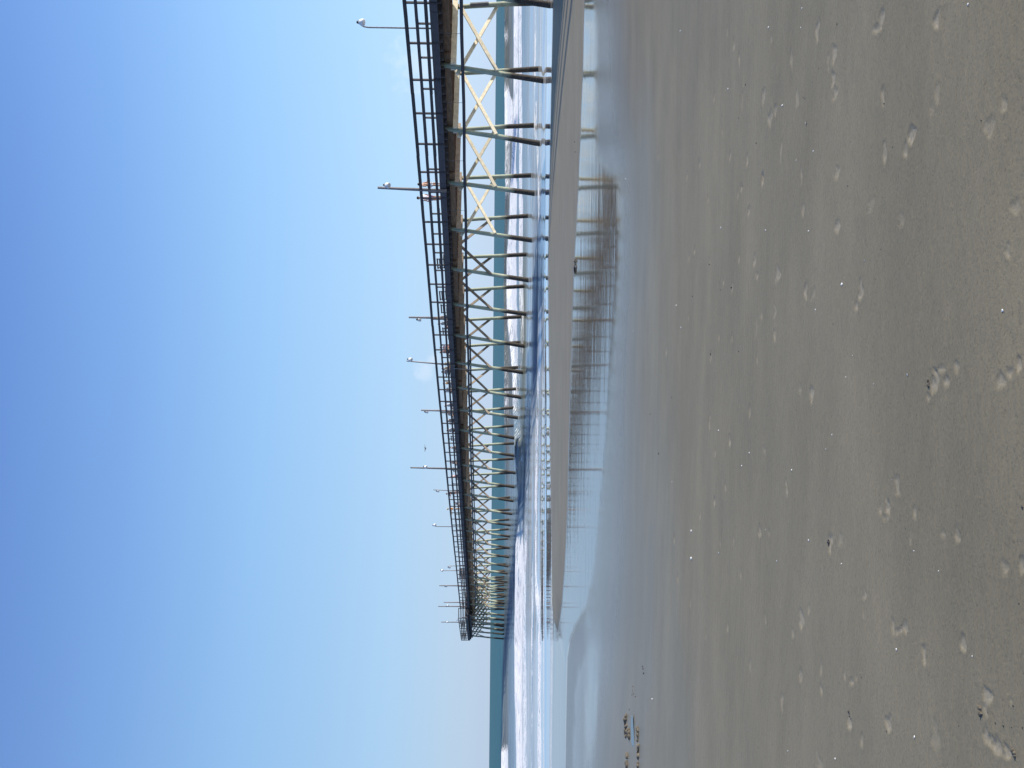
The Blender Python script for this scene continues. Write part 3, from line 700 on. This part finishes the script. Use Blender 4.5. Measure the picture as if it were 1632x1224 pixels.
def make_person(label, loc, rz, pose='stand', shirt=None, shorts=(.6, .6, .6), hair=(.03, .02, .015), skin=0, hat=None, s=1.0, group='people on the pier', arms='down'):
    """local frame: faces +Y, feet at z = 0 (stand) or seat at z = .42 (sit)"""
    V = Vector
    if pose == 'sit': hip = .48; kneeY, kneeZ, footY, footZ = .42, .48, .44, .06
    else: hip = .90; kneeY, kneeZ, footY, footZ = .03, .49, -.01, .07
    tilt = .22 if pose == 'lean' else (.10 if pose == 'sit' else 0.0)
    up = lambda z, y=0, x=0: V((x, y + tilt * z * 1.0, hip + z))
    P = {'pelvis': V((0, 0, hip)), 'waist': up(.18), 'chest': up(.40), 'neck0': up(.54, -.01), 'neck1': up(.63, .015)}
    for sx, n in ((-1, 'l'), (1, 'r')):
        P['hip' + n] = V((sx * .10, 0, hip - .04)); P['knee' + n] = V((sx * .12, kneeY, kneeZ)); P['ankle' + n] = V((sx * .12, footY, footZ))
        P['toe' + n] = V((sx * .14, footY + .17, .035))
        P['sh' + n] = up(.49, 0, sx * .19)
        if arms == 'down': e, w, h = up(.22, -.02, sx * .25), up(-.02, .08, sx * .26), up(-.10, .11, sx * .255)
        elif arms == 'rail': e, w, h = up(.26, .20, sx * .26), V((sx * .20, .50, hip + .22)), V((sx * .18, .58, hip + .22))
        else: e, w, h = up(.20, .03, sx * .26), V((sx * .16, .26, hip + .12)), V((sx * .13, .34, hip + .11))
        P['el' + n], P['wr' + n], P['ha' + n] = e, w, h
    names = list(P); ix = {n: i for i, n in enumerate(names)}
    ed = [('pelvis', 'waist'), ('waist', 'chest'), ('chest', 'neck0'), ('neck0', 'neck1')]
    rad = {'pelvis': (.135, .105), 'waist': (.125, .095), 'chest': (.155, .115), 'neck0': .065, 'neck1': .055}
    for n in 'lr':
        ed += [('pelvis', 'hip' + n), ('hip' + n, 'knee' + n), ('knee' + n, 'ankle' + n), ('ankle' + n, 'toe' + n), ('chest', 'sh' + n), ('sh' + n, 'el' + n), ('el' + n, 'wr' + n), ('wr' + n, 'ha' + n)]
        for a, r in (('hip', .088), ('knee', .058), ('ankle', .040), ('toe', .034), ('sh', .058), ('el', .043), ('wr', .030), ('ha', .032)): rad[a + n] = r
    o = skin_mesh('person', [P[n] for n in names], [(ix[a], ix[b]) for a, b in ed], [rad[n] for n in names])
    hd = up(.755, .03)
    mb = MB(); mb.ball(hd, (.078, .098, .118), 14); mb.ball(hd + V((0, .10, -.01)), (.014, .02, .02), 6)
    for sx in (-1, 1):
        mb.ball(hd + V((sx * .08, -.005, -.005)), (.013, .02, .03), 6)
        h = P['ha' + 'lr'[(sx + 1) // 2]]; w = P['wr' + 'lr'[(sx + 1) // 2]]; dr = (h - w).normalized(); sd = dr.cross(V((sx, 0, 0)))
        if sd.length < .1: sd = V((0, 1, 0))
        sd.normalize(); nn = dr.cross(sd).normalized()
        for j, ln in enumerate((.062, .072, .067, .052)):
            b0 = h + sd * ((j - 1.5) * .019) + dr * .015; cv = nn * (-.012 * sx)
            mb.tube([b0, b0 + dr * ln * .55, b0 + dr * ln + cv], [.0095, .009, .007], 5)
        b0 = h + sd * -.03; mb.tube([b0, b0 - sd * .028 + dr * .02, b0 - sd * .03 + dr * .05], [.011, .010, .008], 5)
    ho = bpy.data.objects.new('h', mb.mesh('h')); COL.objects.link(ho)
    bm = bmesh.new(); bm.from_mesh(bake(o)); bm.from_mesh(ho.data); bpy.data.objects.remove(ho, do_unlink=True)
    me = bpy.data.meshes.new('person'); bm.to_mesh(me); bm.free()
    o = bpy.data.objects.new('person', me); COL.objects.link(o)
    md = o.modifiers.new('r', 'REMESH'); md.mode = 'VOXEL'; md.voxel_size = .0115; md.use_smooth_shade = True
    me = bake(o)
    root = bpy.data.objects.new('person', me); me.materials.append(SKINS[skin]); COL.objects.link(root)
    def wear(nm, keys, extra, links, col, root_i=0):
        i2 = {n: i for i, n in enumerate(keys)}
        rr = []
        for n in keys:
            r = extra[n]; rr.append(r)
        oo = skin_mesh(nm, [PX[n] for n in keys], [(i2[a], i2[b]) for a, b in links], rr, root_i)
        mm = bake(oo); q = bpy.data.objects.new(nm, mm); mm.materials.append(cloth(col)); COL.objects.link(q); q.parent = root; return q
    PX = dict(P)
    for n in 'lr':
        PX['sl' + n] = P['sh' + n].lerp(P['el' + n], .75); PX['th' + n] = P['hip' + n].lerp(P['knee' + n], .72)
    PX['hem'] = P['pelvis'] + V((0, 0, -.02))
    if shirt:
        k = ['hem', 'waist', 'chest', 'neck0', 'shl', 'shr', 'sll', 'slr']
        wear('shirt', k, {'hem': (.155, .125), 'waist': (.15, .118), 'chest': (.172, .132), 'neck0': .078, 'shl': .073, 'shr': .073, 'sll': .062, 'slr': .062},
             [('hem', 'waist'), ('waist', 'chest'), ('chest', 'neck0'), ('chest', 'shl'), ('chest', 'shr'), ('shl', 'sll'), ('shr', 'slr')], shirt)
    k = ['pelvis', 'hipl', 'hipr', 'thl', 'thr']
    wear('shorts', k, {'pelvis': (.150, .118), 'hipl': .105, 'hipr': .105, 'thl': .090, 'thr': .090}, [('pelvis', 'hipl'), ('pelvis', 'hipr'), ('hipl', 'thl'), ('hipr', 'thr')], shorts)
    mb = MB(); mb.ball(hd + V((0, -.012, .022)), (.086, .100, .112), 14, zlo=-.15); mb.build('hair', cloth(hair), root, rel=True)
    if hat:
        mb = MB(); mb.tube([hd + V((0, -.005, .05)), hd + V((0, -.005, .055)), hd + V((0, -.005, .06)), hd + V((0, -.01, .13)), hd + V((0, -.01, .145))], [.17, .172, .10, .09, .05], 16)
        mb.build('hat', cloth(hat), root, rel=True)
    root.location = loc; root.rotation_euler = (0, 0, rz); root.scale = (s * 1.16, s * 1.16, s)
    tag(root, label, 'person', group); return root
def dz(k): return zrail(k) - 1.285
FACE = math.atan2(OUT.y, OUT.x) - math.pi / 2      # facing out over the near rail
AWAY = FACE + math.pi
def put(py, p, **kw):
    k = solve(0, py, p); z = dz(k) if k < KH else zh(k) - 1.335
    return W(k, p, z)
make_person('bare chested person in white shorts standing at the rail, right of the thick lamp pole', put(296, -1.1), FACE + 2.0, 'stand', None, (.75, .75, .76), (.05, .03, .02), 0, s=.95, arms='fore')
make_person('dark haired person in white top standing left of the thick lamp pole', put(317, -.9), FACE - 1.4, 'stand', (.74, .72, .80), (.42, .30, .42), (.012, .01, .012), 0, s=1.02)
make_person('person in orange shirt and pale hat standing with head above the rail', put(811.5, -.3), FACE, 'stand', (.85, .33, .05), (.75, .75, .75), (.05, .03, .02), 0, hat=(.80, .70, .50), s=1.04, arms='rail')
make_person('person in dark clothes standing beside the short thin lamp pole', put(786, -.6), FACE + .5, 'lean', (.05, .05, .06), (.3, .28, .26), (.02, .015, .01), 1, arms='rail')
SEATED = [(507, .34, (.55, .42, .33), (.35, .32, .3), 'seated person in tan shirt at the foot of the third lamp pole'),
 (516, .30, (.62, .62, .55), (.12, .12, .14), 'seated person in pale grey shirt just seaward of the third lamp pole'),
 (554, .30, (.78, .76, .74), (.4, .2, .16), 'seated person in white shirt landward of the leaning lamp pole'),
 (561, .28, (.60, .36, .28), (.10, .08, .09), 'seated person in rusty shirt landward of the leaning lamp pole'),
 (580.5, .3, (.86, .66, .32), (.6, .5, .3), 'seated person in yellow shirt beside the leaning lamp pole, the landward one of two'),
 (587, .3, (.90, .76, .45), (.4, .38, .34), 'seated person in pale yellow shirt beside the leaning lamp pole, the seaward one of two'),
 (593, .3, (.30, .31, .32), (.1, .1, .1), 'seated person in dark grey shirt just seaward of the two people in yellow'),
 (622, .3, (.80, .79, .76), (.2, .2, .2), 'seated person in white top just seaward of the person in dull orange'),
 (611, .28, (.62, .34, .14), (.5, .48, .45), 'seated person in dull orange shirt seaward of the two people in yellow'),
 (646, .26, (.76, .76, .76), (.2, .2, .22), 'seated person in white shirt landward of the short fifth lamp pole'),
 (660, .28, (.70, .66, .60), (.12, .12, .12), 'seated person in cream shirt beside the short fifth lamp pole'),
 (670, .26, (.60, .38, .30), (.05, .05, .05), 'seated person in pink brown top with black shorts past the fifth lamp pole'),
 (686, .28, (.66, .66, .62), (.06, .06, .06), 'seated person in pale top with black shorts below the flying bird'),
 (714, .28, (.64, .52, .44), (.30, .20, .16), 'seated person in beige top between the fifth and sixth lamp poles'),
 (737, .28, (.58, .44, .34), (.45, .40, .35), 'seated person in tan top just landward of the tall sixth pole'),
 (759, .28, (.72, .48, .46), (.2, .18, .2), 'seated person in pink top seaward of the tall sixth pole'),
 (803, .26, (.60, .44, .42), (.6, .58, .58), 'seated person in dusty pink top landward of the person in orange')]
for i, (py, sh, sc_, so_, lab) in enumerate(SEATED):
    p = -4.2 if i % 3 else -3.7
    loc = put(py, p); loc.z += .04
    make_person(lab, loc, FACE + random.uniform(-.7, .7), 'sit', sc_, so_, random.choice([(.03, .02, .015), (.10, .06, .03), (.25, .18, .10)]), i % 3, s=.95, arms='fore', hat=(.7, .68, .6) if i in (4, 9) else None)

# benches on the deck
def bench(loc, rz, label):
    r = empty('bench', loc, rz); tag(r, label, 'bench', 'benches on the pier')
    w = M['bench']
    mb = MB()
    for y in (-.16, 0, .16): mb.box((-.8, y - .07, .36), (.8, y + .07, .40))
    mb.build('seat', w, r, rel=True)
    mb = MB()
    for z in (.62, .82): mb.box((-.8, -.26, z), (.8, -.22, z + .12))
    mb.build('backrest', w, r, rel=True)
    for x in (-.65, .65):
        MB().box((x - .05, -.22, 0), (x + .05, -.12, .36)).box((x - .05, .10, 0), (x + .05, .20, .36)).box((x - .045, -.22, .40), (x + .045, -.18, .95)).build('leg', w, r, rel=True)
    return r
BEN = ['dark wooden bench nearest the beach, on the deck past the two standing people', 'dark wooden bench, second from the beach', 'dark wooden bench landward of the third lamp pole', 'dark wooden bench seaward of the third lamp pole',
       'dark wooden bench by the two people in yellow', 'dark wooden bench landward of the fifth lamp pole', 'dark wooden bench below the flying bird', 'dark wooden bench by the tall sixth lamp pole']
for py, lab in zip((418, 469, 497, 533, 601, 676, 702, 752), BEN):
    bench(put(py, -3.9), FACE + math.pi if py in (418, 469) else FACE, lab)
# ------------------------------------------------------------------ birds
def gull(name, label, loc, rz, span, fly, dark):
    r = empty(name, loc, rz); tag(r, label, 'bird')
    cm = cloth(dark); L = .42 * span
    mb = MB(); mb.tube([(0, -L * .5, 0), (0, -L * .2, .0), (0, L * .15, .01 * span), (0, L * .42, .03 * span), (0, L * .5, .035 * span), (0, L * .62, .03 * span)],
                       [.012 * span, .05 * span, .062 * span, .04 * span, .035 * span, .006 * span], 10).build('body', cm, r, rel=True)
    mb = MB(); n = 0
    mb.v = [(-.02*span, -L*.4, 0), (.02*span, -L*.4, 0), (.07*span, -L*.85, 0), (-.07*span, -L*.85, 0), (-.02*span, -L*.4, .012*span), (.02*span, -L*.4, .012*span), (.07*span, -L*.85, .006*span), (-.07*span, -L*.85, .006*span)]
    mb.f = [[0,3,2,1],[4,5,6,7],[0,1,5,4],[1,2,6,5],[2,3,7,6],[3,0,4,7]]; mb.sm = [False] * 6
    mb.build('tail', cm, r, rel=True)
    for sx in (-1, 1):
        mb = MB()
        if fly: pr = [(.04, .10, 0.0, .13), (.22, .12, .10, .12), (.40, .04, .09, .08), (.52, -.08, .05, .02)]
        else: pr = [(.055, .10, .01, .10), (.065, -.02, .02, .12), (.05, -.18, .01, .08), (.03, -.32, .0, .02)]
        for x, y, z, c in pr:
            if fly: mb.v += [(sx*x*span, (y+c*.4)*span, z*span), (sx*x*span, (y-c*.6)*span, z*span), (sx*x*span, (y-c*.1)*span, (z+.014)*span)]
            else: mb.v += [(sx*x*span, y*span, (z+c*.45)*span), (sx*x*span, y*span, (z-c*.4)*span), (sx*(x+.02)*span, y*span, z*span)]
        for i in range(3):
            for a in range(3):
                b2 = (a + 1) % 3; mb.f.append([i*3+a, i*3+b2, i*3+3+b2, i*3+3+a]); mb.sm.append(True)
        mb.f += [[0,1,2],[11,10,9]]; mb.sm += [False, False]
        mb.build('wing', cm, r, rel=True)
    if not fly:
        for sx in (-1, 1): MB().tube([(sx*.03*span, .02, -.05*span), (sx*.03*span, .02, -.20*span)], .008*span, 5).build('leg', cloth((.5,.3,.1)), r, rel=True)
    return r
g = at_depth(678.3, 714.6, 118.0)
gull('flying_gull', 'small dark bird flying in the blue sky above the middle of the pier', g, 2.4, 1.25, True, (.10, .10, .11))
k = KH + .35; gull('perched_gull', 'pale gull perched on the corner rail of the pier head', W(k, HN, zh(k) + .30), 1.0, 1.1, False, (.72, .72, .72))

# ------------------------------------------------------------------ small things on the sand
def shell(px, py, size, big):
    p = sand_at(px, py); r = size * random.uniform(.85, 1.2); ang = random.uniform(0, 6.28)
    mb = MB(); n = 13; v0 = len(mb.v); mb.v.append((0, -r * .9, r * .12))
    rings = (.35, .65, .88, 1.0)
    for t in rings:
        for j in range(n):
            a = math.pi * (.12 + .76 * j / (n - 1)); rib = 1 + (.05 if j % 2 else -.03)
            mb.v.append((math.cos(a) * r * t * rib, -r * .9 + math.sin(a) * 1.75 * r * t * rib, r * (.12 + .55 * math.sin(math.pi * min(1, t * .62 + .1)) * (1 - .35 * t)) + (.03 * r if j % 2 else 0) - (.35 * r if t == 1.0 else 0)))
    for j in range(n - 1): mb.f.append([0, 1 + j, 2 + j]); mb.sm.append(True)
    for i in range(len(rings) - 1):
        for j in range(n - 1):
            a = 1 + i * n + j; mb.f.append([a, a + n, a + n + 1, a + 1]); mb.sm.append(True)
    o = mb.build('seashell', M['shell'], None); o.location = p + Vector((0, 0, r * .18)); o.rotation_euler = (random.uniform(-.3, .3), random.uniform(-.3, .3), ang)
    return tag(o, 'small white shell lying on the damp sand', 'shell', 'white shells on the sand')
SHELLS = [(1279,13),(1277,44),(1286,196),(1248,168),(1544,7),(1297,241),(1270,255),(1343,453),(1289.5,368.5),(1379,415),(1300.5,493.5),(1360,566.7),(1448,597),(1349,601),(1393.6,612),(1599,495),
(1327,693),(1317.5,716),(1422.6,764.7),(1290,861),(1457.6,878),(1342,898.7),(1262.5,749),(1497,910),(1430,1035),(1458.7,1174.5),(1332,1209),(1256.5,1196.5),(1550.6,1046),(997,285),(1149.7,363),(1221,367),(1078.6,487),(1086,522),(1010,527),
(1071.8,767.8),(1102.6,846),(1145.8,686),(1183,742.5),(1195,721.6),(1146,881),(1102.6,890),(1221,844.5),(1239,894),(1084.8,49.5),(1161,141.7),(1225.7,43.6),(1247,168.6),(1039.7,1114)]
BIGS = {1286, 1544, 1343, 1599, 1290, 1430, 1458.7, 1448, 1102.6}
for px, py in SHELLS:
    y = sand_at(px, py).y; shell(px, py, (2.5 if px in BIGS else 1.5) * y / F, px in BIGS)
PEBBLES = [(1575.6,1136,2),(1587,1152,2),(1600,1157,2.4),(1613,1159,1.8),(1529,1157,1.8),(1615.6,1125,2.2),(1630,1160,2),(1414,1165.4,2),(1624.6,962,2),(1373.7,1079.6,1.6),(1335,38,2.2),(1409.7,165,2.4),(1565,191,2.4),(1423.7,234,2),(1352,296,2),(1283.5,157,1.6),
(1462,661,1.6),(1444,842,1.6),(1630,808,3.4),(1404.5,397,1.6),(1396,445,1.5),(1328.7,516,1.5),(1131,421,1.7),(1166,458,1.8),(1149,462,1.5),(1104,472,1.6),(1177.6,560,1.6),(1132.7,564,1.6),(1184,296,1.5),(1189,135,1.8),(1178,187.5,1.7),(1206,228,1.8),(1215,171.6,1.5),
(1050,723,1.7),(1071,633,1.6),(1036.5,660,1.5),(1024,1062,1.6),(1025,1066,1.7),(1026,1073,1.9),(1013,1110,1.3),(1010,1106,1.2),(1003,1131,1.3),(916,226,1.7),(917,242,1.6),(1281,155,1.6),(1306,109,1.5)]
for px, py, s in PEBBLES:
    p = sand_at(px, py); r = s * p.y / F * .75
    o = MB().ball((0, 0, 0), (r * random.uniform(.9, 1.4), r * random.uniform(.7, 1.1), r * .7), 10, noise=.12).build('pebble', M['pebble'])
    o.location = p + Vector((0, 0, r * .25)); o.rotation_euler = (random.uniform(-.4, .4), random.uniform(-.4, .4), random.uniform(0, 6))
    tag(o, 'tiny dark pebble lying on the damp sand', 'pebble', 'dark pebbles on the sand')
def lump(name, px, py, lw, ww, hh, mat, label, cat, group=None, n=9):
    """an irregular heap made of overlapping lumps, lying on the sand"""
    p = sand_at(px, py); mb = MB()
    for i in range(n):
        a = random.uniform(-1, 1); b = random.uniform(-1, 1); t = 1 - .5 * abs(a)
        r = hh * random.uniform(.35, .8)
        mb.ball((a * lw * .5, b * ww * .5 * t, r * .15), (r * random.uniform(.9, 1.6), r * random.uniform(.8, 1.2), r), 10, noise=.22)
    o = mb.build(name, mat); o.location = p; return tag(o, label, cat, group)
lump('sand_clod', 998, 1156, .36, .42, .045, M['clod'], 'largest heap of dug sand, on the seaward side of the small puddle', 'sand heap', 'dug sand heaps by the puddle', 16)
lump('sand_clod', 1003, 1170, .14, .25, .05, M['clod'], 'small dug heap of sand touching the left end of the largest heap', 'sand heap', 'dug sand heaps by the puddle', 8)
lump('sand_clod', 1017, 1168, .22, .16, .045, M['clod'], 'dug heap of sand on the near side of the small puddle', 'sand heap', 'dug sand heaps by the puddle', 9)
lump('sand_clod', 1000, 1212, .20, .14, .045, M['clod'], 'dug heap of sand at the left edge, on the seaward side of the wet trail', 'sand heap', 'dug sand heaps by the puddle', 8)
lump('sand_clod', 1018, 1204, .30, .14, .045, M['clod'], 'dug heap of sand at the left edge, on the near side of the wet trail', 'sand heap', 'dug sand heaps by the puddle', 11)
lump('sand_clod', 1008, 1101, .20, .08, .014, M['clod'], 'low scatter of sand crumbs trailing from the puddle towards the pier', 'sand heap', 'dug sand heaps by the puddle', 8)
lump('sand_clod', 1481, 611, .035, .02, .010, M['clod'], 'crumbly clod kicked up beside the cream footprint in the middle of the sand', 'sand clod', None, 5)
lump('sand_clod', 1565, 1130, .035, .025, .011, M['clod'], 'crumbly clod beside a footprint at the lower left of the sand', 'sand clod', None, 5)
lump('sand_clod', 1616, 1203, .03, .02, .010, M['clod'], 'pale pebbly clod in the bottom left corner of the sand', 'sand clod', None, 4)
lump('sand_clod', 1321, 864, .035, .012, .008, M['pebble'], 'dark crumbs in the heel of a footprint left of centre', 'sand clod', None, 5)
lump('sand_clod', 1354, 1138, .03, .014, .008, M['pebble'], 'dark crumbs in the toe of a footprint near the left edge', 'sand clod', None, 5)
# puddle between the heaps: a film of water in a shallow hollow
mt, nt, out = new_mat('puddle_water'); b = N(nt, 'ShaderNodeBsdfPrincipled', Roughness=.02); b.inputs['Base Color'].default_value = (.07, .065, .06, 1); b.inputs['IOR'].default_value = 1.34
nt.links.new(b.outputs[0], out.inputs[0])
p = sand_at(1009, 1167); n = 40
mb = MB(); mb.v = [(p.x + math.cos(6.2832 * i / n) * .24 * (1 + .15 * math.sin(3 * 6.28 * i / n + 1)), p.y + math.sin(6.2832 * i / n) * .17 * (1 + .2 * math.sin(2 * 6.28 * i / n)), p.z + .012) for i in range(n)]
mb.f = [list(range(n))]; mb.sm = [False]; o = mb.build('puddle', mt); tag(o, kind='structure')
# the stick with weed on the bar
p = sand_at(917, 428); q = Vector((1, .05, 0)).normalized(); r = empty('driftwood_stick', p); tag(r, 'dark driftwood stick with brown weed at one end, beside the sand bar', 'driftwood')
MB().tube([(-.17, 0, .015), (-.08, .006, .025), (.02, 0, .03), (.10, -.005, .03)], [.010, .028, .030, .016], 8).build('stick', M['drift'], r, rel=True)
mb = MB()
for i in range(14): mb.ball((random.uniform(.10, .30), random.uniform(-.04, .04), random.uniform(.0, .05)), random.uniform(.012, .03), 7, noise=.3)
mb.build('weed_tuft', M['weed'], r, rel=True)

# ------------------------------------------------------------------ light
EL, PHI = R(24), R(30)
sh = OUT * -math.cos(PHI) - DIR * math.sin(PHI)          # horizontal direction towards the sun (right of the photo)
sh.normalize(); SUN = Vector((sh.x * math.cos(EL), sh.y * math.cos(EL), math.sin(EL)))
sl = bpy.data.lights.new('sun', 'SUN'); sl.energy = 5.0; sl.angle = R(.55); sl.color = (1, .94, .84)
so = bpy.data.objects.new('sun', sl); COL.objects.link(so); so.rotation_mode = 'QUATERNION'
so.rotation_quaternion = Vector((0, 0, 1)).rotation_difference(SUN); so.location = (60, 0, 60)
w = bpy.data.worlds.new('World'); SC.world = w; w.use_nodes = True; nt = w.node_tree; L = nt.links.new
bg = nt.nodes['Background']; bg.inputs['Strength'].default_value = .13
sky = nt.nodes.new('ShaderNodeTexSky'); sky.sky_type = 'NISHITA'; sky.sun_disc = False
sky.sun_elevation = EL; sky.sun_rotation = math.atan2(sh.x, sh.y); sky.altitude = 0; sky.air_density = 1.0; sky.dust_density = .6; sky.ozone_density = 1.5
tc = nt.nodes.new('ShaderNodeTexCoord')
# clear-sky colours by height above the horizon, a little brighter towards the sun, laid over the Nishita sky
sp = nt.nodes.new('ShaderNodeSeparateXYZ'); L(tc.outputs['Generated'], sp.inputs[0])
er = nt.nodes.new('ShaderNodeMapRange'); er.inputs[1].default_value = 0; er.inputs[2].default_value = 1; L(sp.outputs['Z'], er.inputs[0])
cr = ramp(nt, [(0, (.490, .615, .78)), (.03, (.49, .645, .82)), (.10, (.415, .64, .89)), (.24, (.295, .530, .86)), (.36, (.195, .380, .75)), (.47, (.128, .265, .62)), (1, (.04, .10, .33))])
L(er.outputs[0], cr.inputs[0])
sd = nt.nodes.new('ShaderNodeVectorMath'); sd.operation = 'DOT_PRODUCT'; L(tc.outputs['Generated'], sd.inputs[0]); sd.inputs[1].default_value = (sh.x, sh.y, .1)
sr = nt.nodes.new('ShaderNodeMapRange'); sr.inputs[1].default_value = -.5; sr.inputs[2].default_value = .5; sr.inputs[3].default_value = .88; sr.inputs[4].default_value = 1.14; L(sd.outputs['Value'], sr.inputs[0])
sv = nt.nodes.new('ShaderNodeVectorMath'); sv.operation = 'SCALE'; L(cr.outputs[0], sv.inputs[0])
k10 = nt.nodes.new('ShaderNodeMath'); k10.operation = 'MULTIPLY'; k10.inputs[1].default_value = 1 / .13; L(sr.outputs[0], k10.inputs[0]); L(k10.outputs[0], sv.inputs['Scale'])
skymix = nt.nodes.new('ShaderNodeMix'); skymix.data_type = 'RGBA'; skymix.inputs['Factor'].default_value = .985; L(sky.outputs[0], skymix.inputs['A']); L(sv.outputs[0], skymix.inputs['B'])
# two faint puffs of cloud low over the pier
def puff(px, py, wd):
    d = ray(px, py).normalized()
    dt = nt.nodes.new('ShaderNodeVectorMath'); dt.operation = 'DISTANCE'; L(tc.outputs['Generated'], dt.inputs[0]); dt.inputs[1].default_value = d
    mr = nt.nodes.new('ShaderNodeMapRange'); mr.inputs[1].default_value = wd; mr.inputs[2].default_value = 0; L(dt.outputs['Value'], mr.inputs[0]); return mr.outputs[0]
ps = [puff(678, 592, .020), puff(672, 100, .050), puff(690, 575, .014)]
acc = ps[0]
for q_ in ps[1:]:
    mx = nt.nodes.new('ShaderNodeMath'); mx.operation = 'MAXIMUM'; L(acc, mx.inputs[0]); L(q_, mx.inputs[1]); acc = mx.outputs[0]
nz = nt.nodes.new('ShaderNodeTexNoise'); nz.inputs['Scale'].default_value = 90; nz.inputs['Detail'].default_value = 6; nz.inputs['Roughness'].default_value = .6; L(tc.outputs['Generated'], nz.inputs['Vector'])
ad = nt.nodes.new('ShaderNodeMath'); ad.operation = 'MULTIPLY_ADD'; ad.inputs[1].default_value = .7; L(acc, ad.inputs[0]); L(nz.outputs['Fac'], ad.inputs[2])
mr = nt.nodes.new('ShaderNodeMapRange'); mr.interpolation_type = 'SMOOTHSTEP'; mr.inputs[1].default_value = .68; mr.inputs[2].default_value = 1.15; mr.inputs[4].default_value = .17; L(ad.outputs[0], mr.inputs[0])
cm = nt.nodes.new('ShaderNodeMix'); cm.data_type = 'RGBA'; cm.inputs['B'].default_value = (8.2, 8.0, 8.2, 1); L(mr.outputs[0], cm.inputs['Factor']); L(skymix.outputs['Result'], cm.inputs['A'])
L(cm.outputs['Result'], bg.inputs['Color'])
vs = SC.view_settings; vs.view_transform = 'Standard'; vs.look = 'None'; vs.exposure = 0.15; vs.gamma = 1.0
SC.cycles.max_bounces = 6; SC.cycles.use_denoising = True
